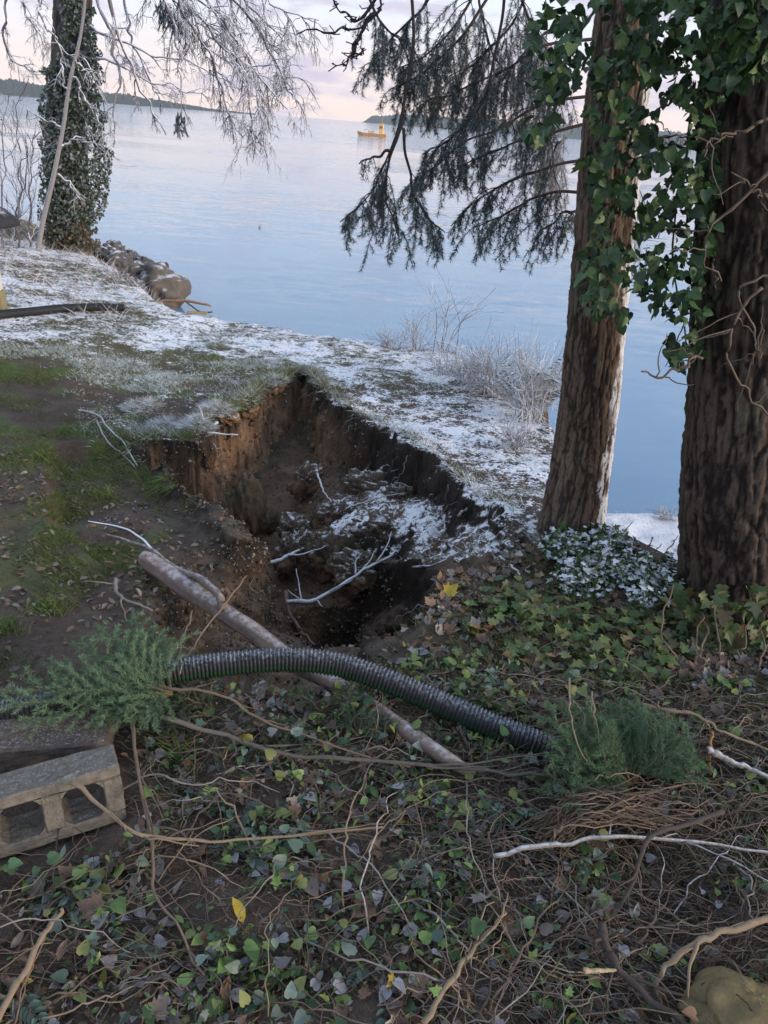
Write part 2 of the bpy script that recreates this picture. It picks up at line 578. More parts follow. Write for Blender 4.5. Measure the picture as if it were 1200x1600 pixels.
def mat_ground():
    def b(t):
        geo = t.n('ShaderNodeNewGeometry'); pos = geo.outputs['Position']
        c = attr(t).outputs['Color']
        snow = attr(t, 'snow').outputs['Fac']
        n2 = t.noise(pos, 40.0, 3.0, 0.75); n1 = t.noise(pos, 6.0, 2.0, 0.6)
        v = t.math('ADD', t.math('MULTIPLY', n1, 0.9), t.math('MULTIPLY', n2, 1.3))
        v = t.math('MAXIMUM', t.math('SUBTRACT', v, 0.15), 0.1)
        c = t.mix(1.0, c, t.n('ShaderNodeCombineColor', ins={0: v, 1: v, 2: v}).outputs[0], 'MULTIPLY')
        s1 = t.noise(pos, 26.0, 3.0, 0.8); s2 = n1; s3 = n2
        sm = t.math('ADD', t.math('MULTIPLY', t.math('SUBTRACT', s1, 0.5), 1.5), t.math('MULTIPLY', t.math('SUBTRACT', s2, 0.5), 1.0))
        sm = t.math('ADD', sm, t.math('MULTIPLY', t.math('SUBTRACT', s3, 0.5), 0.7))
        nz = t.n('ShaderNodeSeparateXYZ', ins={0: geo.outputs['Normal']}).outputs[2]
        f = t.math('MULTIPLY', t.smooth(t.math('ADD', snow, sm), 0.42, 0.62), t.smooth(nz, 0.5, 0.78))
        f = t.math('MULTIPLY', f, t.smooth(snow, 0.02, 0.10))
        c = t.mix(f, c, (0.74, 0.74, 0.77))
        nb = t.n('ShaderNodeBump', ins={'Strength': 0.8, 'Distance': 0.02, 'Height': s1}).outputs[0]
        return bsdf(t, c, 0.9, nb, 0.15)
    return material('ground_soil_grass_snow', b)


def mat_water():
    def b(t):
        geo = t.n('ShaderNodeNewGeometry'); pos = geo.outputs['Position']
        def waves(scale, sx, sy):
            mp = t.n('ShaderNodeMapping', ins={0: pos, 2: (0, 0, math.radians(-4)), 3: (sx, sy, 1.0)}).outputs[0]
            nd = t.n('ShaderNodeTexNoise', ins={'Scale': scale, 'Detail': 2.0, 'Roughness': 0.55, 'Vector': mp})
            return t.n('ShaderNodeVectorMath', operation='SUBTRACT', ins={0: nd.outputs['Color'], 1: (0.5, 0.5, 0.5)}).outputs[0]
        slope = t.n('ShaderNodeVectorMath', operation='ADD', ins={0: waves(1.1, 0.5, 1.7), 1: waves(4.5, 0.55, 1.5)}).outputs[0]
        mpl = t.n('ShaderNodeMapping', ins={0: pos, 2: (0, 0, math.radians(5)), 3: (0.010, 0.045, 1.0)}).outputs[0]
        band = t.smooth(t.noise(mpl, 1.0, 3.0, 0.5), 0.42, 0.62)     # wind-ruffled lanes and calm lanes
        yy = t.n('ShaderNodeSeparateXYZ', ins={0: pos}).outputs[1]
        edge = t.math('ADD', yy, t.math('MULTIPLY', t.noise(mpl, 2.0, 2.0), 90.0))
        wind = t.smooth(edge, 165.0, 230.0)                         # open water beyond the point is ruffled by wind
        amp = t.math('ADD', t.math('ADD', 0.05, t.math('MULTIPLY', band, 0.30)), t.math('MULTIPLY', wind, 0.75))
        sl = t.n('ShaderNodeVectorMath', operation='MULTIPLY', ins={0: slope, 1: (1, 1, 0)}).outputs[0]
        sl = t.n('ShaderNodeVectorMath', operation='SCALE', ins={0: sl, 3: amp}).outputs[0]
        nv = t.n('ShaderNodeVectorMath', operation='ADD', ins={0: sl, 1: (0, 0, 1)}).outputs[0]
        nb = t.n('ShaderNodeVectorMath', operation='NORMALIZE', ins={0: nv}).outputs[0]
        return bsdf(t, (0.16, 0.265, 0.375), 0.05, nb, 0.5, IOR=1.333)
    return material('sea_water', b)


M_GROUND = mat_ground()
M_WATER = mat_water()
def _bark(t):
    pos = t.n('ShaderNodeNewGeometry').outputs['Position']
    mp = t.n('ShaderNodeMapping', ins={0: pos, 3: (1.0, 1.0, 0.22)}).outputs[0]
    n = t.noise(mp, 70.0, 4.0, 0.7); n2 = t.noise(pos, 120.0, 2.0, 0.6)
    v = t.math('ADD', t.math('MULTIPLY', n, 1.5), t.math('MULTIPLY', n2, 0.5))
    c = t.mix(1.0, attr(t).outputs['Color'], t.n('ShaderNodeCombineColor', ins={0: v, 1: v, 2: v}).outputs[0], 'MULTIPLY')
    return bsdf(t, c, 0.95, t.n('ShaderNodeBump', ins={'Strength': 0.9, 'Distance': 0.012, 'Height': n}).outputs[0], 0.08)


M_BARK = material('fir_bark', _bark)
M_TWIG = mat_col('bare_twig', 0.8, 0.35, 60.0, 0.3, 150.0, 0.2)
M_FTWIG = mat_col('frosted_twig', 0.85, 0.35, 60.0, 0.3, 150.0, 0.2, frost=0.95, flo=0.05, fhi=0.5, fscale=70.0)
M_LOG = mat_col('fallen_log_bark', 0.85, 0.45, 30.0, 0.6, 80.0, 0.15, frost=0.5, flo=0.7, fhi=1.35, fscale=30.0)
M_LEAF = mat_col('leaf', 0.45, 0.35, 35.0, 0.25, 90.0, 0.4, transl=0.15)
M_FLEAF = mat_col('frosted_leaf', 0.5, 0.45, 35.0, 0.2, 90.0, 0.35, frost=0.7, flo=1.12, fhi=1.5, fscale=14.0)
M_NEEDLE = mat_col('fir_needle', 0.6, 0.3, 12.0, 0.0, 60.0, 0.3, transl=0.3)
M_GRASS = mat_col('grass_blade', 0.7, 0.3, 20.0, 0.0, 60.0, 0.2, transl=0.2)
M_STONE = mat_col('stone', 0.85, 0.5, 9.0, 0.6, 40.0, 0.2, frost=0.75, flo=0.72, fhi=1.15, fscale=6.0)
M_PEBBLE = mat_col('pebble', 0.8, 0.3, 60.0, 0.2, 90.0, 0.2)
M_CONC = mat_col('rough_concrete', 0.95, 0.75, 38.0, 0.7, 170.0, 0.1, frost=0.35, flo=0.95, fhi=1.35, fscale=120.0)
M_PIPE = mat_col('black_plastic', 0.55, 0.3, 40.0, 0.1, 150.0, 0.22, frost=0.42, flo=0.62, fhi=1.35, fscale=90.0)
M_SOIL = mat_col('loose_soil', 0.95, 0.5, 30.0, 0.8, 60.0, 0.1)
M_PAINT = mat_col('worn_paint', 0.6, 0.2, 10.0, 0.2, 60.0, 0.3)
M_WOOD = mat_col('bare_wood', 0.75, 0.35, 30.0, 0.4, 80.0, 0.2)

# ------------------------------------------------------------------ the setting: ground, water, far shores
def zone(x, y, poly, soft, nz=0.15, seed=91, f=2.5):
    return sstep(poly_sd(x, y, poly) + nz * 2 * fbm(x * f, y * f, octv=3, seed=seed), -soft, soft)


Z_SNOW = bp([(-900, 300), (160, 385), (330, 470), (700, 540), (960, 690), (900, 800), (790, 800), (715, 742), (600, 668), (500, 610), (475, 575), (400, 566), (300, 556), (190, 548), (0, 530), (-900, 500)])
Z_FROST = bp([(-300, 490), (480, 555), (440, 610), (385, 640), (330, 660), (290, 700), (190, 690), (130, 620), (60, 560), (-300, 520)])
Z_SLUMP = [tuple(at_z(a, b, z)[:2]) for a, b, z in [(530, 742, 1.05), (640, 745, 1.15), (740, 795, 1.5), (830, 800, 1.7), (850, 850, 1.8), (780, 880, 1.72), (690, 890, 1.55), (600, 885, 1.3), (500, 860, 1.15)]]
Z_GRASS = bp([(-300, 505), (470, 560), (440, 615), (390, 640), (300, 695), (205, 690), (120, 700), (60, 770), (-300, 740)])
Z_LITTER = bp([(690, 900), (830, 850), (1000, 900), (1300, 1000), (1300, 1700), (-400, 1700), (-400, 1130), (100, 1130), (300, 1120), (560, 1120), (630, 1030)])


def steep_of():
    gy, gx = np.gradient(HZ, GY, GX)
    return gx, gy, np.hypot(gx, gy)


SGX, SGY, STEEP = steep_of()


def ground():
    x, y, z = MX, MY, HZ.copy()
    st = STEEP
    n1 = fbm(x * 1.7, y * 1.7, octv=4, seed=101); n2 = fbm(x * 6, y * 6, octv=4, seed=103)
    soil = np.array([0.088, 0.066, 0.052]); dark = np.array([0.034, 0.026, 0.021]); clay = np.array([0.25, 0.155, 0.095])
    grass = np.array([0.085, 0.115, 0.032]); litter = np.array([0.098, 0.073, 0.057]); straw = np.array([0.14, 0.11, 0.06])
    C = np.empty(x.shape + (3,)); C[:] = soil
    C += (n2 * 0.014)[..., None]
    g = np.maximum(zone(x, y, Z_GRASS, 0.35, 0.25) * sstep(n1 + 0.6 * n2, -0.35, 0.35), 0.45 * sstep(n1 + 0.8 * n2, 0.0, 0.5) * (x < -.4) * (y > 2.2) * (y < 5.5))
    C = C * (1 - g[..., None]) + grass * g[..., None]
    far = sstep(y, 6.5, 8.5)
    C = C * (1 - 0.5 * far[..., None]) + (straw * .6 + grass * .4) * 0.5 * far[..., None]
    lt = zone(x, y, Z_LITTER, 0.3)
    C = C * (1 - lt[..., None]) + (litter * (1 + 0.5 * n2[..., None])) * lt[..., None]
    pit = poly_sd(x, y, PIT)
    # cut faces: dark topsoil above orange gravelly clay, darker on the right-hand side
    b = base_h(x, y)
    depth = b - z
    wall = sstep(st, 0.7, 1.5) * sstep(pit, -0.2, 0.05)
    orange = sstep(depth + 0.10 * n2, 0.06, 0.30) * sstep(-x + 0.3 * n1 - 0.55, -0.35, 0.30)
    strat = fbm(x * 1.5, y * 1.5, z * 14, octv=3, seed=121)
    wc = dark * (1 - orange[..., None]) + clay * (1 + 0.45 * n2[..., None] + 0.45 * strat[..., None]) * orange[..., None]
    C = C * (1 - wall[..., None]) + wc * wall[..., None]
    fl = sstep(pit, 0.1, 0.3) * (1 - wall)
    fc = (soil * 0.6 + clay * 0.28) * (1 + 0.5 * n2[..., None])
    C = C * (1 - fl[..., None]) + fc * fl[..., None]
    bank = sstep(-poly_sd(x, y, LAND), 0.2, 0.8)
    C = C * (1 - bank[..., None]) + np.array([0.07, 0.065, 0.06]) * bank[..., None]
    s = (0.53 + 0.32 * n1 + 0.14 * n2) * zone(x, y, Z_SNOW, 0.30, 0.15)
    s = np.maximum(s, (0.34 + 0.2 * n1) * zone(x, y, Z_FROST, 0.35, 0.25, f=4))
    s = np.maximum(s, (0.47 + 0.25 * n2) * zone(x, y, Z_SLUMP, 0.15, 0.12, f=5))
    inpit = sstep(pit, 0.02, 0.12) * (1 - zone(x, y, Z_SLUMP, 0.15, 0.1))
    s = s * (1 - inpit)
    s = np.maximum(s, 0.95 * zone(x, y, STRIP, 0.2, 0.1))
    s = np.where((y > 9.5) & (x > -3.2), np.maximum(s, 0.5), s)
    s = np.where(bank > 0.7, np.where(z > 0.45, s, 0.25 * (z > 0.1)), s)
    # overhang and roughness on the cut faces: push out along the normal
    nx, ny, nzv = -SGX, -SGY, np.ones_like(SGX)
    L = np.sqrt(nx ** 2 + ny ** 2 + 1); nx, ny, nzv = nx / L, ny / L, nzv / L
    kk = sstep(st, 0.6, 1.6) * sstep(pit, -0.25, 0.0) * (y < 9)
    dsp = kk * (0.085 * fbm(x * 5, y * 5, z * 7, octv=4, seed=111, gain=0.7) + 0.045 * fbm(x * 18, y * 18, z * 22, octv=3, seed=113, gain=0.6))
    X, Y, Z = x + nx * dsp, y + ny * dsp, z + nzv * dsp
    global GV
    GV = np.stack([X, Y, Z], -1)
    V = GV.reshape(-1, 3)
    ny_, nx_ = x.shape
    i = np.arange(ny_ - 1)[:, None] * nx_; j = np.arange(nx_ - 1)[None, :]
    q = (i + j)
    Q = np.stack([q, q + 1, q + nx_ + 1, q + nx_], -1).reshape(-1, 4)
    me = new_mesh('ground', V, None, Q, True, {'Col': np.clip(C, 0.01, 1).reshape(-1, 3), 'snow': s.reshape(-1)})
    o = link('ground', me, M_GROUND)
    tag(o, kind='structure')
    return s


SNOW = ground()


def snow_at(x, y):
    i = np.clip(np.searchsorted(GX, x), 0, len(GX) - 1); j = np.clip(np.searchsorted(GY, y), 0, len(GY) - 1)
    return SNOW[j, i]


def steep_at(x, y):
    i = np.clip(np.searchsorted(GX, x), 0, len(GX) - 1); j = np.clip(np.searchsorted(GY, y), 0, len(GY) - 1)
    return STEEP[j, i]


def water():
    r = np.concatenate([[0.0], np.geomspace(6, 3100, 40)]); a = np.linspace(0, 2 * math.pi, 97)[:-1]
    V = [(0, 10, 0)]
    for rr in r[1:]:
        V += [(rr * math.cos(t), 10 + rr * math.sin(t), 0) for t in a]
    n = len(a)
    T = [(0, 1 + k, 1 + (k + 1) % n) for k in range(n)]
    Q = [(1 + m * n + k, 1 + (m + 1) * n + k, 1 + (m + 1) * n + (k + 1) % n, 1 + m * n + (k + 1) % n) for m in range(len(r) - 2) for k in range(n)]
    o = link('water', new_mesh('water', V, T, Q, True), M_WATER)
    tag(o, kind='structure')


water()


def far_shore(name, prof, dist, depth, seed, col):
    """a wooded ridge: prof = [(px, top py)]; crest of uneven tree tops, real depth behind it"""
    xs = np.arange(prof[0][0], prof[-1][0], 1.2)
    top = np.interp(xs, [p[0] for p in prof], [p[1] for p in prof])
    V, C = [], []
    rows = 7
    P = np.array([at_y(a, b, dist) for a, b in zip(xs, top)])
    for k in range(rows):
        t = k / (rows - 1)
        hz = np.maximum(P[:, 2], 0.5)
        n = vnoise(xs * 0.35, xs * 0 + k * 3.7, seed=seed) * 0.16 + vnoise(xs * 0.09, xs * 0 + k * 1.7, seed=seed + 1) * 0.12
        y = dist + depth * t
        zz = np.maximum(0.0, hz * math.sin(min(t * 1.6, 1) * math.pi / 2) ** 0.6 * (1 + n)) if k else xs * 0 - 1.0
        V.append(np.stack([P[:, 0] * y / dist, xs * 0 + y, zz], 1))
        C.append(np.array(col) * (1 + 0.8 * n)[:, None])
    V, C = np.concatenate(V), np.concatenate(C)
    n = len(xs)
    Q = [(k * n + i, k * n + i + 1, (k + 1) * n + i + 1, (k + 1) * n + i) for k in range(rows - 1) for i in range(n - 1)]
    mb = MB(); mb.add(V, None, Q, np.array(C))
    o = mb.build(name, M_SOIL)
    tag(o, kind='structure')


far_shore('wooded_hills', [(-420, 112), (-200, 100), (-60, 108), (0, 121), (60, 131), (120, 140), (190, 146), (260, 158), (330, 170), (400, 178)], 1500, 300, 5, (0.035, 0.05, 0.035))
far_shore('headland', [(566, 192), (580, 181), (640, 178), (720, 183), (840, 190), (1000, 200), (1200, 214), (1500, 240)], 2200, 500, 9, (0.03, 0.05, 0.04))


# ------------------------------------------------------------------ trees
def worley(x, y, z, seed):
    ix, iy, iz = np.floor(x), np.floor(y), np.floor(z)
    f1 = np.full(x.shape, 9.0); f2 = np.full(x.shape, 9.0)
    for a in (-1, 0, 1):
        for b in (-1, 0, 1):
            for c in (-1, 0, 1):
                cx, cy, cz = ix + a, iy + b, iz + c
                d = np.sqrt((cx + _hash(cx, cy, cz, seed) - x) ** 2 + (cy + _hash(cx, cy, cz, seed + 31) - y) ** 2 + (cz + _hash(cx, cy, cz, seed + 57) - z) ** 2)
                f2 = np.minimum(f2, np.maximum(f1, d)); f1 = np.minimum(f1, d)
    return f1, f2


def trunk(name, P, R, parent, nu, nv, fr, amp, cols, frost_side=None, flare=0.0, seed=1, lichen=0.0):
    P = resample(P, nv); R = resample(np.array(R)[:, None], nv)[:, 0]
    s = np.concatenate([[0], np.cumsum(np.linalg.norm(np.diff(P, axis=0), axis=1))])
    R = R * (1 + flare * np.exp(-s / 0.22))
    a = np.arange(nu) * 2 * math.pi / nu
    A, S = np.meshgrid(a, s)
    RR = R[:, None]
    wob = 0.05 * vnoise(np.cos(A) * 1.3, np.sin(A) * 1.3, S * 0.9, seed) + 0.10 * flare * np.exp(-S / 0.3) * np.cos(A * 5 + 1.0)
    qx, qy = np.cos(A) * RR * fr, np.sin(A) * RR * fr
    sw = 0.55 * vnoise(qx * 0.6, qy * 0.6, S * 5, seed + 5) + 0.25 * vnoise(qx * 1.6, qy * 1.6, S * 13, seed + 6)
    f1, f2 = worley(qx * .8 + sw, qy * .8 + sw, S * fr * 0.8 * 0.11, seed)
    g1, g2 = worley(qx * 1.9 + sw, qy * 1.9, S * fr * 1.9 * 0.16, seed + 1)
    r3 = fbm(qx * 3.5, qy * 3.5, S * fr * 2.0, 3, seed + 4, 0.65)
    bark = 0.95 * sstep(f2 - f1, 0.0, 0.30) + 0.55 * sstep(g2 - g1, 0.0, 0.3) + 0.75 * r3 - 0.95    # plates between cracks
    rad = RR * (1 + wob) + amp * bark
    X = P[:, 0][:, None] + np.cos(A) * rad; Y = P[:, 1][:, None] + np.sin(A) * rad; Z = np.repeat(P[:, 2][:, None], nu, 1)
    V = np.stack([X, Y, Z], -1).reshape(-1, 3)
    k = sstep(bark, -0.7, 0.35)[..., None]
    C = np.array(cols[0]) * (1 - k) + np.array(cols[1]) * k
    tint = vnoise(qx * 0.25, qy * 0.25, S * 1.5, seed + 8)[..., None]
    C = C * (1 + 0.25 * tint)
    if lichen:
        lk = (sstep(fbm(qx * 0.6, qy * 0.6, S * 3, 3, seed + 11), 0.12, 0.4) * lichen * sstep(bark, -0.4, 0.2))[..., None]
        C = C * (1 - lk) + np.array((0.13, 0.15, 0.10)) * lk
    if frost_side is not None:
        ang, wd, lo, hi = frost_side
        da = np.abs((A - ang + math.pi) % (2 * math.pi) - math.pi)
        f = sstep(fbm(qx * 0.9, qy * 0.9, S * 5, 4, seed + 9, 0.6) + 1.1 * (1 - da / wd), 0.45, 0.75) * (bark > -0.6)
        f = (f * sstep(S, lo - 0.3, lo) * sstep(hi - S, 0, 0.4))[..., None]
        C = C * (1 - f) + np.array((0.62, 0.62, 0.64)) * f
    i = np.arange(nv - 1)[:, None] * nu; j = np.arange(nu)[None, :]; kx = (j + 1) % nu
    Q = np.stack([i + j, i + kx, i + nu + kx, i + nu + j], -1).reshape(-1, 4)
    mb = MB(); mb.add(V, None, Q, np.clip(C, 0.01, 1).reshape(-1, 3))
    return mb.build(name, M_BARK, parent)


def needles(mb, P, per_m, ln, col, t0=0.0, spread=1.0, width=0.0022, droop=0.0, colvar=0.25, colfrost=0.0):
    P = np.asarray(P, float)
    L = np.linalg.norm(np.diff(P, axis=0), axis=1).sum()
    n = max(int(per_m * L * (1 - t0)), 6)
    t = rng.uniform(t0, 1, n) * (len(P) - 1 - 1e-6)
    i = t.astype(int); f = (t - i)[:, None]
    B = P[i] * (1 - f) + P[i + 1] * f
    T = P[i + 1] - P[i]; T /= np.linalg.norm(T, axis=1)[:, None] + 1e-9
    r = rng.normal(size=(n, 3)); r -= (r * T).sum(1)[:, None] * T; r /= np.linalg.norm(r, axis=1)[:, None] + 1e-9
    d = T * 0.75 + r * spread + np.array([0, 0, -droop]); d /= np.linalg.norm(d, axis=1)[:, None]
    ll = ln * rng.uniform(0.7, 1.15, n)[:, None]
    sdv = np.cross(d, rng.normal(size=(n, 3))); sdv /= np.linalg.norm(sdv, axis=1)[:, None] + 1e-9
    V = np.stack([B - sdv * width, B + sdv * width, B + d * ll], 1).reshape(-1, 3)
    c = np.array(col) * (1 + colvar * rng.uniform(-1, 1, (n, 1)))
    if colfrost:
        m = (rng.random(n) < colfrost)[:, None]
        c = np.where(m, np.array((0.55, 0.56, 0.58)) * rng.uniform(0.7, 1.1, (n, 1)), c)
    mb.add(V, np.arange(3 * n).reshape(-1, 3), None, np.repeat(c, 3, 0))


BARK_D, BARK_L = (0.052, 0.038, 0.031), (0.170, 0.120, 0.090)


def px_path(pts, y):
    return [at_y(a, b, c if c is not None else y) for a, b, c in [(p + (None,))[:3] for p in pts]]


# --- the fir in the middle
base_f = hit(888, 852)
FY = base_f[1] + 0.18
fir = empty('fir_tree', (0, 0, 0))
tag(fir, 'tall fir with furrowed brown bark, frost down its right side, standing beside the collapse', 'tree')
fp = px_path([(886, 880), (888, 850), (905, 740), (919, 640), (936, 450), (958, 200), (984, 0), (1008, -200), (1030, -380)], FY)
trunk('trunk', fp, [.195, .190, .172, .165, .152, .145, .14, .135, .125], fir, 200, 440, 25, 0.0085, (BARK_D, BARK_L),
      frost_side=(math.radians(-12), 1.15, 0.15, 3.6), flare=0.22, seed=4, lichen=0.5)


def fir_bough(stem, y, twig_len, n, parent, frost=0.12, col=(0.105, 0.13, 0.122), r0=0.009, t0=0.15, hang=1.0, bare=0.25, per=650, side=0.45):
    """a drooping stem with hanging needle twigs: part bough, sub-part needles"""
    mb, nb = MB(), MB()
    P = wig(px_path(stem, y), 26, 0.012)
    bark = (0.06, 0.045, 0.04)
    tube(mb, P, np.linspace(r0, r0 * 0.35, 26), 5, bark)
    for k in range(n):
        t = t0 + (1 - t0) * (k + rng.random()) / n
        i = min(int(t * 25), 24)
        b = P[i]
        L = twig_len * rng.uniform(0.55, 1.2) * (1 - 0.35 * max(0, t - 0.75) / 0.25)
        tdir = P[min(i + 1, 25)] - P[max(i - 1, 0)]; tdir /= np.linalg.norm(tdir) + 1e-9
        sdv = np.array([rng.normal(0, side), rng.normal(0, side), 0])
        d0 = tdir * 0.5 + sdv + np.array([0, 0, -0.25])
        d1 = np.array([0, 0, -hang]) + sdv * 0.4
        tw = np.array([b, b + d0 * L * 0.35, b + d0 * L * 0.55 + d1 * L * 0.35, b + d0 * L * 0.6 + d1 * L * 0.8])
        tw = wig(tw, 8, 0.006)
        tube(mb, tw, np.linspace(0.0032, 0.0013, 8), 3, bark, cap=False)
        fr = frost * rng.uniform(0.4, 1.3)
        needles(nb, tw, per, 0.030, col, bare, 1.15, 0.0013, 0.25, 0.3, fr)
        for m in range(5):
            q = tw[2 + m] + 0
            e = q + np.array([rng.normal(0, 0.28), rng.normal(0, 0.28), -rng.uniform(0.5, 1)]) * L * 0.40
            sub = resample([q, (q + e) / 2 + rng.normal(0, 0.01, 3), e], 5)
            tube(mb, sub, 0.0011, 3, bark, cap=False)
            needles(nb, sub, per, 0.028, col, 0.05, 1.15, 0.0013, 0.25, 0.3, fr)
    o = mb.build('bough', M_TWIG, parent)
    nb.build('needles', M_NEEDLE, o)


BOUGHS = [
    # stem pixels, distance, twig length (m), twigs
    ([(640, -40), (648, 60), (640, 130), (622, 200), (600, 262), (572, 312), (530, 345)], FY + .25, .20, 16, dict(t0=.6, per=750)),
    ([(628, 190), (605, 250), (606, 310), (625, 372)], FY + .25, .24, 12, dict(t0=.35, per=750)),
    ([(630, 200), (640, 270), (655, 320), (692, 362)], FY + .3, .22, 14, dict(t0=.3, per=750)),
    ([(612, 235), (585, 247), (560, 258)], FY + .25, .10, 5, dict(t0=.4, bare=.95, per=60)),
    ([(560, -60), (580, 10), (610, 50), (650, 80)], FY + .4, .24, 16, dict(t0=.3, frost=.2)),
    ([(700, -60), (660, 10), (615, 60), (575, 100)], FY + .5, .17, 20, dict(t0=.25, frost=.2)),
    ([(800, -60), (735, 40), (690, 90), (660, 115), (625, 135)], FY + .55, .22, 22, dict(t0=.25, frost=.1)),
    ([(930, 60), (850, 70), (790, 110), (720, 140), (670, 155)], FY + .6, .20, 24, dict(t0=.2, frost=.15)),
    ([(760, -60), (725, 20), (685, 70), (620, 105)], FY + .65, .24, 28, dict(t0=.2, frost=.25)),
    ([(850, -60), (800, 40), (740, 100), (690, 135)], FY + .75, .26, 28, dict(t0=.2, frost=.25)),
    ([(900, 20), (840, 60), (780, 130), (740, 165)], FY + .8, .26, 24, dict(t0=.2, frost=.25)),
    ([(790, -50), (785, 30), (768, 120), (740, 180), (700, 215), (665, 240)], FY + .35, .26, 24, dict(t0=.4)),
    ([(925, 150), (860, 160), (800, 190), (740, 215), (690, 250), (650, 285)], FY + .5, .20, 22, dict(t0=.2, frost=.1)),
    ([(925, 190), (870, 205), (820, 215), (770, 240), (710, 262)], FY + .3, .18, 18, dict(t0=.2, frost=.1)),
    ([(915, 250), (860, 262), (800, 280), (750, 310), (708, 350)], FY + .35, .20, 18, dict(t0=.2)),
    ([(905, 300), (870, 300), (830, 315), (790, 335), (740, 352)], FY + .25, .22, 20, dict(t0=.15)),
    ([(905, 330), (885, 330), (868, 345), (850, 360)], FY + .3, .22, 14, dict(t0=.0)),
    ([(790, -80), (820, 20), (850, 90), (860, 160)], FY + .7, .34, 22, dict(t0=.15, frost=.3)),
    ([(740, -80), (752, 10), (770, 80), (800, 150)], FY + .8, .30, 18, dict(t0=.3, frost=.25)),
    ([(880, 130), (860, 190), (858, 240), (850, 290)], FY + .55, .24, 16, dict(t0=.1, frost=.8, col=(.35, .32, .29))),
    ([(885, 215), (868, 230), (855, 262)], FY + .5, .20, 10, dict(t0=.0, frost=.8, col=(.35, .32, .29))),
    ([(990, 150), (985, 250), (990, 330), (985, 400)], FY + .6, .20, 16, dict(t0=.1, frost=.9, col=(.4, .4, .4))),
    ([(1010, 200), (1040, 215), (1080, 205)], FY + .6, .18, 10, dict(t0=.1, frost=.7, col=(.3, .32, .3))),
]
for stem, y, tl, n, kw in BOUGHS:
    fir_bough(stem, y, tl, n, fir, **kw)
for pts in ([(606, -20), (575, 35), (520, 48), (462, 50)], [(585, 20), (555, 70), (540, 98), (515, 108)], [(600, -30), (562, 30), (530, 15), (515, -10)], [(560, 60), (552, 85), (570, 78)]):
    mb = MB()
    P = wig(px_path(pts, FY + 0.2), 30, 0.012, 4)
    tube(mb, P, np.linspace(.009, .003, 30), 5, (0.05, 0.04, 0.045), knob=0.35)
    for k in range(14):
        q = P[rng.integers(4, 29)]
        tube(mb, np.array([q, q + rng.normal(0, .012, 3), q + rng.normal(0, .02, 3)]), .003, 3, (0.05, 0.04, 0.045), False)
    mb.build('bare_branch', M_TWIG, fir)

# --- the big tree on the right edge
base_r = hit(1150, 975)
RY = base_r[1] + 0.22
rtree = empty('old_fir_tree', (0, 0, 0))
tag(rtree, 'thick dark trunked tree wrapped in ivy at the right edge of the photo', 'tree')
rp = px_path([(1160, 1010), (1160, 950), (1166, 800), (1184, 600), (1197, 400), (1210, 200), (1222, 0), (1234, -200), (1246, -400)], RY)
trunk('trunk', rp, [.33, .325, .31, .295, .285, .275, .27, .26, .25], rtree, 210, 440, 20, 0.012, ((0.028, 0.021, 0.018), (0.105, 0.076, 0.060)), flare=0.15, seed=14, lichen=0.35)

# --- ivy hanging between the two trunks
ivy = empty('hanging_ivy', (0, 0, 0))
tag(ivy, 'curtain of dark green ivy leaves hanging from the tree at the right edge', 'ivy')
IVY_PX = [(825, 40), (850, 10), (880, -30), (1230, -30), (1230, 60), (1200, 110), (1140, 140), (1128, 200), (1125, 330), (1112, 400), (1104, 470), (1098, 560), (1060, 582), (1040, 540), (1046, 500),
          (1010, 478), (985, 440), (950, 440), (985, 490), (965, 520), (925, 500), (900, 440), (915, 390), (935, 330), (905, 250), (935, 225), (905, 130), (870, 160), (862, 205), (838, 235), (822, 200), (838, 150), (830, 100)]
GAPS = [((1052, 185), 26), ((1120, 160), 12), ((1000, 300), 14), ((1040, 20), 10), ((868, 60), 9), ((1085, 40), 12), ((975, 350), 14), ((1035, 270), 10)]


def in_poly(px, py, poly):
    return poly_sd(np.asarray(px, float), np.asarray(py, float), poly) > 0


def ivy_points(n):
    out = []
    while len(out) < n:
        px, py = rng.uniform(815, 1230, 4000), rng.uniform(-30, 590, 4000)
        ok = in_poly(px, py, IVY_PX) & (vnoise(px / 34, py / 34, seed=77) + 0.5 * vnoise(px / 14, py / 14, seed=78) > -0.50)
        for (gx, gy), gr in GAPS:
            ok &= np.hypot(px - gx, (py - gy) / 1.3) > gr
        out += list(zip(px[ok], py[ok]))
    return out[:n]


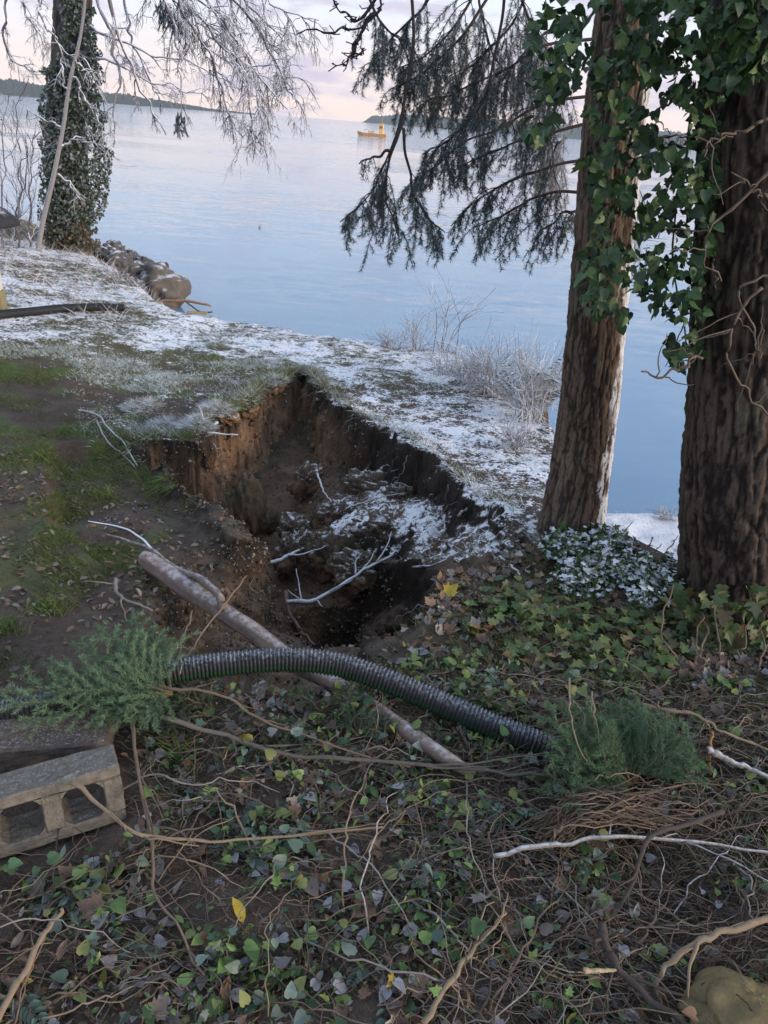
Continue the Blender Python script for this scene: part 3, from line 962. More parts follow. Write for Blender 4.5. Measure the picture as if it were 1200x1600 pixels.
vine_paths = [[(1200, 184), (1165, 205), (1120, 214), (1085, 216)], [(1215, 250), (1180, 285), (1140, 330), (1108, 362), (1104, 410), (1130, 440)],
              [(1230, 415), (1190, 440), (1158, 452), (1168, 500), (1182, 535), (1172, 570)], [(1230, 330), (1180, 300), (1150, 270)],
              [(1100, 560), (1075, 565), (1060, 575), (1030, 590), (1000, 575)], [(1240, 60), (1130, 120), (1060, 150), (1000, 190)],
              [(1160, -20), (1100, 90), (1070, 250), (1050, 400), (1075, 560)], [(1110, -20), (1020, 100), (975, 250), (950, 400), (940, 500)], [(960, -20), (900, 60), (860, 160), (835, 240)],
              [(1190, 450), (1150, 500), (1140, 560), (1165, 610), (1200, 650)]]
for k, vp in enumerate(vine_paths):
    y0 = RY - 0.42 if k not in (5, 6, 7, 8) else RY + 0.1
    P = px_path(vp, y0)
    mb = MB()
    if k in (0, 1, 2, 3, 9):     # hug the bark: put the points on the trunk's near side
        for q in range(len(P)):
            P[q] = at_y(vp[q][0], vp[q][1], RY - 0.33)
    P = wig(P, 26, 0.014, 4)
    tube(mb, P, np.linspace(.0065, .0035, 26), 5, (0.16, 0.12, 0.09), knob=0.25)
    for m in range(5):
        q = P[rng.integers(3, 24)]
        e = q + np.array([rng.normal(0, .10), rng.normal(0, .05), rng.normal(-.02, .10)])
        tube(mb, wig([q, (q + e) / 2, e], 8, .01), np.linspace(.0035, .0018, 8), 4, (0.15, 0.115, 0.09), False)
    mb.build('vine_stem', M_TWIG, ivy)


def leaf_frames(n, down=1.0, face=(-0.1, -0.8, 0.5), jit=0.55):
    f = np.stack([rng.normal(0, jit, n), rng.normal(-0.1, jit, n), -down + rng.normal(0, 0.35, n)], 1)
    u = np.array(face) + rng.normal(0, jit, (n, 3))
    return rot_from(f, u)


def leaf_protos(prefix, cols, shapes, mat):
    out = []
    for i, (c, sh) in enumerate([(c, sh) for c in cols for sh in shapes]):
        mb = MB(); mb.add(sh[0], sh[1], None, np.array(c)); out.append((mb.mesh(prefix, True)))
        out[-1].materials.append(mat)
    return out


def place_leaves(name, parent, protos, locs, rots, sizes):
    for l, r, s in zip(locs, rots, sizes):
        o = bpy.data.objects.new(name, protos[rng.integers(len(protos))])
        M = Matrix.Identity(4)
        for a in range(3):
            for b in range(3):
                M[a][b] = float(r[a, b] * s)
            M[a][3] = float(l[a])
        o.matrix_world = M
        COL.objects.link(o); o.parent = parent


IVYC = [(0.028, 0.062, 0.022), (0.042, 0.090, 0.028), (0.062, 0.115, 0.036), (0.022, 0.046, 0.020)]
pts = ivy_points(2300)
ys = RY - 0.40 + rng.uniform(0, 0.62, len(pts))
px_ = np.array([p[0] for p in pts])
ys = np.where(px_ > 1140, RY - 0.48 + rng.uniform(0, .14, len(pts)), ys)
loc = np.array([at_y(p[0], p[1], y) for p, y in zip(pts, ys)])
rot = leaf_frames(len(loc), .8, (-0.1, -0.6, 0.5), .8); siz = rng.uniform(0.024, 0.060, len(loc))
near = np.argsort(ys + rng.uniform(0, .3, len(ys)))
a, b = near[:300], near[300:]
place_leaves('ivy_leaf', ivy, leaf_protos('ivy_leaf', IVYC + [(0.10, 0.15, 0.045)], [IVY, HEART, HEART], M_LEAF), loc[a], rot[a], siz[a])
mb = MB()
for sh, sel in ((IVY, b[::4]), (HEART, np.concatenate([b[1::4], b[2::4], b[3::4]]))):
    scatter(mb, sh[0], sh[1], loc[sel], rot[sel], siz[sel], np.array(IVYC)[rng.integers(0, 4, len(sel))])
tag(mb.build('ivy_leaves_behind', M_LEAF, ivy), kind='stuff')

# --- ivy climbing the foot of the right tree
ivy2 = empty('climbing_ivy', (0, 0, 0))
tag(ivy2, 'pale green ivy with thin stems growing over the foot of the right tree', 'ivy')
foot = []
while len(foot) < 230:
    px, py = rng.uniform(1040, 1215), rng.uniform(895, 1090)
    if py > 905 + 30 * abs(vnoise(np.array([px / 20]), np.array([3.]))[0]) and rng.random() < 0.9:
        foot.append((px, py))
loc = []
for px, py in foot:
    c = at_y(px, py, RY)
    # stand off the bark on the side that faces the path
    yy = RY - math.sqrt(max(0.40 ** 2 - (c[0] - rp[1][0]) ** 2, 0.01)) - rng.uniform(0, .10)
    p = at_y(px, py, yy); p[2] = max(p[2], float(gz(p[0], p[1])) + 0.03); loc.append(p)
loc = np.array(loc)
cols = [(0.075, 0.11, 0.035), (0.11, 0.13, 0.045), (0.05, 0.085, 0.03), (0.16, 0.16, 0.09), (0.10, 0.07, 0.03)]
place_leaves('ivy_leaf', ivy2, leaf_protos('ivy_leaf', cols, [IVY], M_FLEAF), loc, leaf_frames(len(loc)), rng.uniform(.045, .085, len(loc)))
for k in range(7):
    x0 = 1060 + 22 * k
    mb = MB(); p0 = hit(x0, 1040 + 8 * (k % 3)); top = at_y(x0 + rng.uniform(-20, 30), 915 + rng.uniform(0, 40), RY - 0.40)
    P = wig([p0, (p0 + top) / 2 + np.array([rng.normal(0, .04), -0.05, 0]), top], 16, .02, 3)
    tube(mb, P, np.linspace(.006, .003, 16), 4, (0.15, 0.115, 0.085))
    mb.build('vine_stem', M_TWIG, ivy2)

# --- ivy-clad tree at the left
base_l = hit(108, 392)
LY = base_l[1] + 0.5
ltree = empty('ivy_clad_tree', (0, 0, 0))
tag(ltree, 'ivy covered tree with frosted bare branches by the water at left', 'tree')
lp = px_path([(108, 420), (108, 390), (106, 300), (104, 200), (110, 100), (114, 0), (118, -150), (122, -350)], LY)
kx = LY / 12.7
trunk('trunk', lp, [.46, .45, .40, .37, .35, .33, .31, .28], ltree, 64, 160, 9, 0.02, ((0.045, 0.036, 0.032), (0.13, 0.105, 0.09)), flare=.2, seed=24)
n = 14000
py = rng.uniform(-30, 392, n); px = rng.uniform(56, 185, n)
le = np.interp(py, [-30, 80, 110, 300, 392], [96, 92, 66, 60, 58]) + 6 * vnoise(py / 12, py * 0, seed=5)
re = np.interp(py, [-30, 60, 130, 230, 280, 330, 392], [140, 148, 160, 172, 170, 162, 150]) + 9 * vnoise(py / 14, py * 0 + 4, seed=6)
ok = (px > le) & (px < re) & (vnoise(px / 9, py / 9, seed=7) > -0.62)
px, py = px[ok], py[ok]
cx = np.interp(py, [-30, 390], [113, 108])
off = (px - cx) / 62.0
yy = LY - 0.62 * np.sqrt(np.clip(1 - off ** 2, 0.02, 1)) - rng.uniform(0, .12, len(px)) + rng.uniform(0, 0.2, len(px))
loc = np.array([at_y(a_, b_, c_) for a_, b_, c_ in zip(px, py, yy)])
brown = (rng.random(len(py)) < sstep(py, 330, 385) * 0.75)[:, None]
cc = np.where(brown, np.array((0.13, 0.095, 0.055)), np.array([(0.055, 0.075, 0.048), (0.08, 0.105, 0.062), (0.12, 0.14, 0.10), (0.24, 0.25, 0.24)])[rng.integers(0, 4, len(py))])
mb = MB(); scatter(mb, HEART[0], HEART[1], loc, leaf_frames(len(loc), 0.7, (-.1, -.8, .5), .6), rng.uniform(.035, .075, len(loc)), cc)
tag(mb.build('ivy_leaves', M_LEAF, ltree), kind='stuff')


def frosty_branch(stem, y, n, tl, parent, r0=0.030, fr=(0.20, 0.185, 0.20), spread=1.0, name='branch', levels=2, down=0.55, mat=None):
    mb = MB()
    P = wig(px_path(stem, y), 28, 0.05, 4)
    cv = lambda: np.array(fr) * rng.uniform(.55, 1.35)
    tube(mb, P, np.linspace(r0, r0 * .3, 28), 5, cv(), knob=.2)
    def twig(b, d, L, r, lev):
        m1 = b + d * L * .5 + rng.normal(0, .05, 3) * L
        e = b + d * L * .85 + np.array([0, 0, -down * .35 * L]) + rng.normal(0, .08, 3) * L
        tw = wig([b, m1, e], 7, .03 * L, 3)
        tube(mb, tw, np.linspace(r, r * .45, 7), 3, cv(), False, knob=.3)
        if lev > 0:
            for _ in range(5 if lev > 1 else 4):
                i = rng.integers(1, 6)
                dd = d * .7 + rng.normal(0, .55, 3) * spread + np.array([0, 0, -down * .6]); dd /= np.linalg.norm(dd)
                twig(tw[i], dd, L * rng.uniform(.35, .6), r * .6, lev - 1)
    for k in range(n):
        i = int(3 + 24 * (k + rng.random()) / n); i = min(i, 27)
        td = P[min(i + 1, 27)] - P[i - 1]; td /= np.linalg.norm(td)
        d = td * .8 + rng.normal(0, .55, 3) * spread + np.array([0, 0, -down * .5]); d /= np.linalg.norm(d)
        twig(P[i], d, tl * rng.uniform(.6, 1.2), r0 * .4, levels)
    return mb.build(name, mat or M_FTWIG, parent)


LB = [([(160, -40), (175, 20), (205, 105), (232, 160), (257, 212)], 5, .5, .035), ([(150, -10), (175, 60), (185, 130), (178, 195), (180, 232)], 6, .5, .03),
      ([(240, -40), (270, 30), (282, 100), (281, 180)], 4, .45, .026), ([(255, -60), (290, 20), (330, 90), (352, 160), (358, 186)], 16, .7, .035),
      ([(280, -60), (330, 10), (375, 70), (400, 140), (412, 225)], 18, .75, .035), ([(300, -60), (360, -5), (410, 50), (435, 110), (462, 152)], 20, .75, .035),
      ([(330, -60), (400, -10), (450, 20), (500, 32)], 14, .7, .03), ([(260, -60), (300, 10), (340, 60), (395, 110), (440, 160)], 18, .75, .035),
      ([(240, -60), (300, -10), (350, 40), (380, 110), (395, 185), (390, 222)], 18, .7, .03), ([(350, -60), (400, 20), (440, 60), (455, 110)], 14, .6, .028),
      ([(140, 40), (190, 60), (240, 90), (290, 95), (330, 120)], 9, .55, .026), ([(150, 90), (200, 110), (250, 130), (300, 145)], 8, .5, .022),
      ([(125, -30), (130, 40), (145, 90), (128, 130), (120, 170)], 6, .45, .03), ([(70, -30), (62, 20), (85, 60), (115, 85)], 5, .5, .028),
      ([(20, -40), (8, 30), (10, 80), (35, 105), (55, 110)], 7, .5, .026), ([(130, 90), (150, 130), (165, 165), (172, 180)], 4, .4, .02),
      ([(20, -40), (40, 20), (60, 50)], 5, .5, .024), ([(185, -40), (200, 30), (210, 70), (235, 130), (250, 160)], 7, .5, .026),
      ([(220, -50), (260, -10), (300, 25), (330, 60)], 14, .7, .03)]
for st, n, tl, r in LB:
    frosty_branch(st, LY - 0.9 + rng.uniform(-.6, .5), n, tl, ltree, r)
for a_, b_ in ((281, 182), (262, 18), (275, 30), (255, 5)):
    mb = MB(); c = at_y(a_, b_, LY - .9)
    for k in range(14):
        e = c + np.array([rng.normal(0, .10), rng.normal(0, .1), -rng.uniform(.1, .35)])
        needles(mb, resample([c + rng.normal(0, .05, 3), e], 5), 260, .07, (0.10, 0.11, 0.12), 0, .5, .006, .3, .3, .25)
    mb.build('frosted_cluster', M_NEEDLE, ltree)

# --- slim trees and saplings beside it
sap = empty('leaning_sapling', (0, 0, 0)); tag(sap, 'slim pale leaning sapling in front of the ivy covered tree', 'sapling')
mb = MB(); P = wig(px_path([(58, 402), (68, 350), (85, 270), (98, 200), (110, 130), (126, 50), (135, -30)], LY - 1.5), 40, .02)
tube(mb, P, np.linspace(.055, .022, 40), 8, (0.26, 0.24, 0.235), knob=.06); mb.build('trunk', M_FTWIG, sap)
for st in ([(108, 140), (98, 120), (92, 70), (70, 20)], [(112, 120), (140, 160), (165, 200)], [(92, 230), (120, 215), (150, 230)], [(85, 270), (112, 290), (130, 320)], [(118, 90), (128, 110), (150, 112)], [(98, 200), (70, 190), (40, 170)]):
    frosty_branch(st, LY - 1.5, 5, .35, sap, .022, (.24, .22, .22), levels=1)
for k, (bx, by, tx, ty, lab) in enumerate([(2, 400, 4, 180, 'dark bare sapling at the left photo edge, behind the cream post'), (28, 396, 22, 150, 'thin bare sapling standing between the left edge and the ivy clad tree'),
                                         (46, 392, 52, 200, 'short twiggy bare sapling just left of the leaning one'), (12, 405, 40, 230, 'crooked bare sapling bending right beside the cream post')]):
    sp = empty('bare_sapling', (0, 0, 0)); tag(sp, lab, 'sapling', 'bare saplings at the left shore')
    mx = (bx + tx) / 2 + rng.uniform(-8, 8)
    st = [(bx, by), (mx, (by + ty) / 2), (tx, ty)]
    frosty_branch(st, LY - 2 + .4 * k, 10, .7, sp, .022, (.14, .12, .125), name='stem', levels=1, down=-.6)


# ------------------------------------------------------------------ rocks, boat, post and hose on the far left
def boulder(mb, c, sx, sy, sz, seed, col, rz=0.0, sub=3, rough=0.22):
    V, T = icosphere(sub)
    d = 1 + rough * fbm(V[:, 0] * 1.4 + seed, V[:, 1] * 1.4, V[:, 2] * 1.4, 3, seed) + rough * 0.9 * np.abs(vnoise(V[:, 0] * 2.2 + seed, V[:, 1] * 2.2, V[:, 2] * 2.2, seed + 3))
    V = V * d[:, None] * np.array([sx, sy, sz])
    ca, sa = math.cos(rz), math.sin(rz)
    V = V @ np.array([[ca, sa, 0], [-sa, ca, 0], [0, 0, 1]]) + np.asarray(c)
    k = fbm(V[:, 0] * 3, V[:, 1] * 3, V[:, 2] * 3, 3, seed + 7)[:, None]
    mb.add(V, T, None, np.array(col) * (1 + .35 * k))


RK = [(250, 452, 46, 26, 'large smooth brown boulder sitting in the water at the point'), (205, 428, 24, 14, 'squared grey boulder behind the large brown one'), (225, 418, 22, 12, 'flat topped frosted rock near the tip of the rock pile'),
      (185, 410, 22, 12, 'frosted rock in the middle of the shore pile'), (168, 398, 18, 10, 'frosted rock touching the foot of the ivy clad tree'), (205, 404, 20, 9, 'low dark rock at the water side of the pile'),
      (240, 428, 16, 9, 'small rock just above the large brown boulder'), (196, 446, 18, 12, 'brown grassy rock left of the large boulder'), (214, 452, 16, 12, 'dark wedge shaped rock against the large boulder'), (180, 392, 16, 8, 'topmost low rock of the shore pile'),
      (256, 425, 8, 7, 'small round pinkish stone at the tip of the pile'), (150, 396, 14, 9, 'frosted stone left end of the pile')]
for i, (px, py, w, h, lab) in enumerate(RK):
    zc = 0.35 if i == 0 else 0.62 + 0.25 * ((px < 200))
    c = at_z(px, py, zc)
    dist = np.dot(c - np.array([0, 0, CZ]), CF)
    m = dist / FPX
    mb = MB(); col = (0.115, 0.10, 0.088) if i == 0 else ((0.10, 0.097, 0.10) if i % 2 else (0.08, 0.078, 0.082))
    boulder(mb, c, w * m * .85, w * m * .8, max(h * m * 1.25, .2), i * 13 + 2, col, rz=i, sub=4, rough=.42 if i else .28)
    tag(mb.build('boulder' if w > 15 else 'rock', M_STONE, origin=(c[0], c[1], c[2] - h * m)), lab, 'rock', 'rocks of the shore pile')

# driftwood and a plank at the point
mb = MB(); P = px_path([(241, 477), (262, 470), (290, 470), (318, 476), (331, 480)], at_z(285, 480, 0.9)[1])
tube(mb, wig(P, 18, .02), np.linspace(.036, .014, 18), 6, (0.28, 0.16, 0.105))
o = mb.build('driftwood_branch', M_WOOD, origin=P[0]); tag(o, 'orange brown driftwood branch lying past the large brown boulder', 'driftwood')
tw = MB(); tube(tw, wig([P[2], (P[2] + P[4]) / 2 + np.array([0, 0, -.12]), P[4] + np.array([0, 0, -.1])], 8, .02) - P[0], .014, 4, (0.10, 0.07, 0.06)); tw.build('side_twig', M_WOOD, o)


def box(mb, c, ax, hs, col, bev=0.0):
    """box with centre c, axes ax (3x3 rows), half sizes hs; bevelled by bev"""
    ax = np.asarray(ax, float); hs = np.asarray(hs, float)
    V = []
    for sx in (-1, 1):
        for sy in (-1, 1):
            for sz in (-1, 1):
                for k in range(3):
                    h = hs.copy() - bev
                    h[k] = hs[k]
                    V.append(np.array([sx, sy, sz]) * h)
    V = np.array(V)
    def vid(sx, sy, sz, k): return ((sx > 0) * 4 + (sy > 0) * 2 + (sz > 0)) * 3 + k
    Q, T = [], []
    for k in range(3):
        a, b = [i for i in range(3) if i != k]
        for s in (-1, 1):
            f = []
            for u, v in ((-1, -1), (1, -1), (1, 1), (-1, 1)):
                sg = [0, 0, 0]; sg[k] = s; sg[a] = u; sg[b] = v; f.append(vid(*sg, k))
            Q.append(f)
    for k in range(3):
        a, b = [i for i in range(3) if i != k]
        for u in (-1, 1):
            for v in (-1, 1):
                s0 = [0, 0, 0]; s1 = [0, 0, 0]; s0[a] = s1[a] = u; s0[b] = s1[b] = v; s0[k] = -1; s1[k] = 1
                Q.append([vid(*s0, a), vid(*s1, a), vid(*s1, b), vid(*s0, b)])
    for sx in (-1, 1):
        for sy in (-1, 1):
            for sz in (-1, 1):
                T.append([vid(sx, sy, sz, 0), vid(sx, sy, sz, 1), vid(sx, sy, sz, 2)])
    # outward winding
    def fix(F):
        out = []
        for f in F:
            p = V[list(f)]; n = np.cross(p[1] - p[0], p[2] - p[0])
            out.append(f if np.dot(n, p.mean(0)) > 0 else f[::-1])
        return out
    mb.add(V @ ax + np.asarray(c), fix(T), fix(Q), col)


def yawm(a):
    c, s = math.cos(a), math.sin(a)
    return np.array([[c, s, 0], [-s, c, 0], [0, 0, 1.0]])


c = hit(308, 492)
mb = MB(); box(mb, c + np.array([0, 0, .03]), yawm(0.1), (.15, .035, .015), (0.30, 0.22, 0.12), .006)
tag(mb.build('plank', M_WOOD, smooth=False, origin=c), 'short yellow wooden plank on the snowy edge beside the driftwood', 'plank')

# cream post with a dark rounded cap, cut by the left edge
pb = hit(-4, 486); post = empty('garden_post', pb); tag(post, 'cream post with dark rounded roof cap at the left photo edge', 'post')
pw = np.dot(pb - np.array([0, 0, CZ]), CF) / FPX
H1 = 128 * pw / math.cos(math.radians(14))
mb = MB(); box(mb, (0, 0, H1 * .62), yawm(.2), (.085, .085, H1 * .38), (0.56, 0.53, 0.47), .008); mb.build('shaft', M_PAINT, post, False)
mb = MB(); box(mb, (0, 0, H1 * .12), yawm(.2), (.10, .10, H1 * .12), (0.24, 0.20, 0.10), .01); mb.build('plinth', M_PAINT, post, False)
mb = MB()
prof = [(0, .22), (.14, .20), (.28, .13), (.40, .02), (.41, -.03), (.36, -.04), (0, -.04)]
a = np.arange(20) * 2 * math.pi / 20
V = np.array([(r * math.cos(t), r * math.sin(t), z + H1 * 1.0) for r, z in prof for t in a])
Q = [(i * 20 + j, i * 20 + (j + 1) % 20, (i + 1) * 20 + (j + 1) % 20, (i + 1) * 20 + j) for i in range(len(prof) - 1) for j in range(20)]
mb.add(V, None, Q, (0.035, 0.035, 0.04)); mb.build('cap', M_STONE, post)


def corrugated(P, r, pitch, amp, stripe=False, sides=22, col=(0.02, 0.02, 0.023)):
    mb = MB()
    P = resample(P, 400)
    L = np.concatenate([[0], np.cumsum(np.linalg.norm(np.diff(P, axis=0), axis=1))])
    n = int(L[-1] / pitch * 5)
    s = np.linspace(0, L[-1], n)
    Q = np.stack([np.interp(s, L, P[:, k]) for k in range(3)], 1)
    ph = (s / pitch) % 1
    R = r - amp * np.where((ph > .55) & (ph < .95), 1.0, 0.0)
    T, N, B = frames(Q)
    a = np.arange(sides) * 2 * math.pi / sides
    V = (Q[:, None] + R[:, None, None] * (np.cos(a)[None, :, None] * N[:, None] + np.sin(a)[None, :, None] * B[:, None])).reshape(-1, 3)
    i = np.arange(n - 1)[:, None] * sides; j = np.arange(sides)[None]; k = (j + 1) % sides
    F = np.stack([i + j, i + k, i + sides + k, i + sides + j], -1).reshape(-1, 4)
    C = np.tile(np.array(col), (n * sides, 1))
    if stripe:
        near = (N * (np.array([0, 0, CZ]) - Q)).sum(1) > 0
        for q in range(sides):
            ang = math.degrees(a[q]) % 360
            m = np.where(near, (ang < 6) | (ang > 334), (ang > 174) & (ang < 206))
            C.reshape(n, sides, 3)[m, q] = (0.015, 0.045, 0.02)
    mb.add(V, None, F, C)
    return mb


hp = hits([(-60, 500), (0, 492), (50, 487), (100, 482), (150, 480), (192, 481)], 0.05)
mb = corrugated(hp, .055, .03, .010)
tag(mb.build('drain_hose', mat_col('matt_black_plastic', .6, .2, 60, .1, 150, .3), origin=hp[0]), 'black drain hose lying on the snow at the far left', 'pipe')

# the work boat out on the water, low sun's golden glow put into its paint
bc = at_z(581, 213, 0.0)
boat = empty('work_boat', (bc[0], bc[1], 0)); boat.rotation_euler.z = math.radians(-6)
tag(boat, 'golden lit flat work boat with wheelhouse at its stern, far out on the water', 'boat')
bl = 46 * np.dot(bc - np.array([0, 0, CZ]), CF) / FPX / 2
mb = MB(); hw = bl * .26
st = [(-1.0, .12, .55, 1.25), (-.86, .8, .2, 1.1), (-.6, 1, .0, .85), (.5, 1, 0, .8), (1.0, .95, .15, .85)]
V = []
for x, w, zb, zt in st:
    V += [(x * bl, -hw * w * .8, zb - .2), (x * bl, -hw * w, zt), (x * bl, hw * w, zt), (x * bl, hw * w * .8, zb - .2)]
Q = []
for i in range(len(st) - 1):
    for j in range(4): Q.append((i * 4 + j, (i + 1) * 4 + j, (i + 1) * 4 + (j + 1) % 4, i * 4 + (j + 1) % 4))
Q += [(0, 1, 2, 3), (16, 19, 18, 17)]
mb.add(V, None, Q, (0.66, 0.33, 0.11)); mb.build('hull', M_PAINT, boat, False)  # orange deepened to carry the warm sunlight on the hull
I3 = np.eye(3)
mb = MB(); box(mb, (bl * .62, 0, 2.1), I3, (bl * .13, hw * .55, 1.35), (0.9, 0.52, 0.18), .08); wh = mb.build('wheelhouse', M_PAINT, boat, False)
mb = MB(); box(mb, (bl * .62, 0, 3.55), I3, (bl * .17, hw * .65, .10), (0.9, 0.5, 0.14), .03); mb.build('wheelhouse_roof', M_PAINT, boat, False)  # wheelhouse and roof colours also hold the painted golden light
for q in (-.55, .55):
    mb = MB(); box(mb, (bl * .62 + q * bl * .11, -hw * .56, 2.6), I3, (bl * .04, .03, .35), (0.05, 0.05, 0.06), .01); mb.build('window', M_PAINT, wh, False)
mb = MB(); tube(mb, [(bl * .66, 0, 3.6), (bl * .66, 0, 5.6)], .07, 6, (0.5, 0.4, 0.3)); mb.build('mast', M_PAINT, boat)
mb = MB(); tube(mb, [(-bl * .1, -.4, .9), (-bl * .28, -.4, 2.0), (-bl * .55, -.4, 1.5)], .12, 6, (0.7, 0.62, 0.5)); tube(mb, [(-bl * .28, -.4, 2.0), (-bl * .2, -.4, .9)], .12, 6, (0.7, .62, .5)); mb.build('deck_crane', M_PAINT, boat)
mb = MB(); box(mb, (-bl * .05, .3, 1.15), I3, (bl * .16, hw * .4, .32), (0.55, 0.5, 0.42), .05); mb.build('deck_cargo', M_PAINT, boat, False)
mb = MB(); tube(mb, [(bl * .95, -hw * .8, .9), (bl * .95, -hw * .8, 2.3), (bl * .95, hw * .8, 2.3), (bl * .95, hw * .8, .9)], .06, 5, (0.75, 0.7, 0.6)); mb.build('stern_rail', M_PAINT, boat)

# a floating bird or buoy
c = at_z(406, 356, 0.0)
mb = MB(); V, T = icosphere(2); mb.add(V * np.array([.05, .05, .06]) + np.array([0, 0, .03]), T, None, (0.30, 0.29, 0.2)); tube(mb, [(0, 0, .08), (0, 0, .12)], .012, 6, (.2, .2, .2))
o = mb.build('mooring_buoy', M_PAINT); o.location = tuple(c); tag(o, 'tiny pale buoy floating alone on the calm water', 'buoy')

# ------------------------------------------------------------------ pipe, log and blocks in the foreground
pp = [at_z(-120, 1130, 2.10), at_z(-20, 1117, 2.11), at_z(60, 1105, 2.12), at_z(150, 1080, 2.13), at_z(270, 1050, 2.14), at_z(360, 1037, 2.15), at_z(450, 1031, 2.16), at_z(530, 1039, 2.15), at_z(600, 1062, 2.13),
      at_z(680, 1095, 2.10), at_z(760, 1130, 2.07), at_z(845, 1163, 2.04), at_z(900, 1190, 1.98), at_z(960, 1220, 1.90)]
mb = corrugated(pp, .047, .0150, .0055, True, 26)
tag(mb.build('corrugated_pipe', M_PIPE, origin=pp[0]), 'black corrugated drain pipe with a green stripe, arching over the fallen log', 'pipe')

log = empty('fallen_log', at_z(235, 880, 1.97)); LO = np.array(log.location)
tag(log, 'frosted bare fallen log with a side branch, passing under the corrugated pipe', 'log')
mb = MB()
lpz = [at_z(228, 874, 1.99), at_z(242, 882, 1.985), at_z(330, 942, 1.97), at_z(420, 1003, 1.95), at_z(490, 1050, 1.94), at_z(560, 1092, 2.00), at_z(640, 1142, 2.07), at_z(700, 1182, 2.09), at_z(735, 1206, 2.04)]
P = wig(lpz, 90, .012, 3) - LO
R = np.interp(np.linspace(0, 1, 90), [0, .015, .04, .4, .7, 1], [.024, .043, .047, .042, .030, .018])
T_, N_, B_ = frames(P)
a = np.arange(28) * 2 * math.pi / 28
A, S = np.meshgrid(a, np.linspace(0, 9, 90))
rr = R[:, None] * (1 + .16 * vnoise(np.cos(A) * 1.5, np.sin(A) * 1.5, S * 1.6, 3) + .10 * fbm(np.cos(A) * 5, np.sin(A) * 5, S * 3, 3, 5))
V = P[:, None] + rr[..., None] * (np.cos(A)[..., None] * N_[:, None] + np.sin(A)[..., None] * B_[:, None])
i = np.arange(89)[:, None] * 28; j = np.arange(28)[None]; k = (j + 1) % 28
Q = np.stack([i + j, i + k, i + 28 + k, i + 28 + j], -1).reshape(-1, 4)
C = np.array((0.20, 0.145, 0.12)) * (1 + .5 * fbm(np.cos(A) * 3, np.sin(A) * 3, S * 2, 3, 9))[..., None]
V = np.vstack([V.reshape(-1, 3), P[0]]); C = np.vstack([C.reshape(-1, 3), (0.2, .15, .11)])
mb.add(V, [(len(V) - 1, (t + 1) % 28, t) for t in range(28)], Q, C)
mb.build('stem', M_LOG, log)
mb = MB()
bz = [at_z(348, 952, 2.0), at_z(342, 930, 2.05), at_z(310, 905, 2.03), at_z(275, 888, 2.0), at_z(240, 862, 1.97), at_z(205, 848, 1.95), at_z(165, 836, 1.93)]
tube(mb, wig(bz, 40, .006, 4) - LO, np.linspace(.022, .006, 40), 8, (0.19, 0.15, 0.13), knob=.1)
sb = mb.build('side_branch', M_LOG, log)
mb = MB(); tube(mb, wig([bz[4], at_z(215, 835, 1.97), at_z(185, 822, 1.95), at_z(140, 815, 1.94)], 16, .006) - LO, np.linspace(.008, .004, 16), 5, (0.16, 0.12, 0.10)); mb.build('twig', M_FTWIG, sb)


def cinder_block(name, c, yaw, tilt, w, h, d, cores, col, parent_label):
    """hollow block: the core face is the x-z face, cores go right through along y"""
    o = empty(name, c); o.rotation_euler = (tilt, 0, yaw)
    xs = [-w / 2]
    t, tw_ = .038, .052
    cw = (w - tw_ * (cores + 1)) / cores
    for k in range(cores):
        xs += [-w / 2 + tw_ * (k + 1) + cw * k, -w / 2 + (tw_ + cw) * (k + 1)]
    xs.append(w / 2)
    mb = MB()
    nx = 14
    # solid pieces: end webs, centre web, top and bottom shell, with slightly rough faces
    parts = []
    for k in range(0, len(xs), 2):
        parts.append(((xs[k] + xs[k + 1]) / 2, h / 2, (xs[k + 1] - xs[k]) / 2 + .0006, h / 2 - t - .0004))
    for q in parts: box(mb, (q[0], 0, q[1]), I3, (q[2], d / 2 - .0015, q[3]), col, .004)
    for zc in (t / 2, h - t / 2): box(mb, (0, 0, zc), I3, (w / 2, d / 2, t / 2), col, .006)
    # fillets in the corners of each core
    for k in range(1, len(xs) - 1, 2):
        for xx, sg in ((xs[k], 1), (xs[k + 1], -1)):
            for zz, sz in ((t, 1), (h - t, -1)):
                f = .022
                V = np.array([(xx, -d / 2 + .003, zz), (xx + sg * f, -d / 2 + .003, zz), (xx, -d / 2 + .003, zz + sz * f), (xx, d / 2 - .003, zz), (xx + sg * f, d / 2 - .003, zz), (xx, d / 2 - .003, zz + sz * f)])
                mb.add(V, [(0, 1, 2), (3, 5, 4)], [(1, 4, 5, 2)], col)
    b = mb.build('body', M_CONC, o, False)
    m = b.modifiers.new('sub', 'SUBSURF'); m.subdivision_type = 'SIMPLE'; m.levels = m.render_levels = 3
    tex = bpy.data.textures.new('conc', 'CLOUDS'); tex.noise_scale = .02
    dm = b.modifiers.new('rough', 'DISPLACE'); dm.texture = tex; dm.strength = .009; dm.mid_level = .5
    tag(o, parent_label, 'concrete block')
    return o


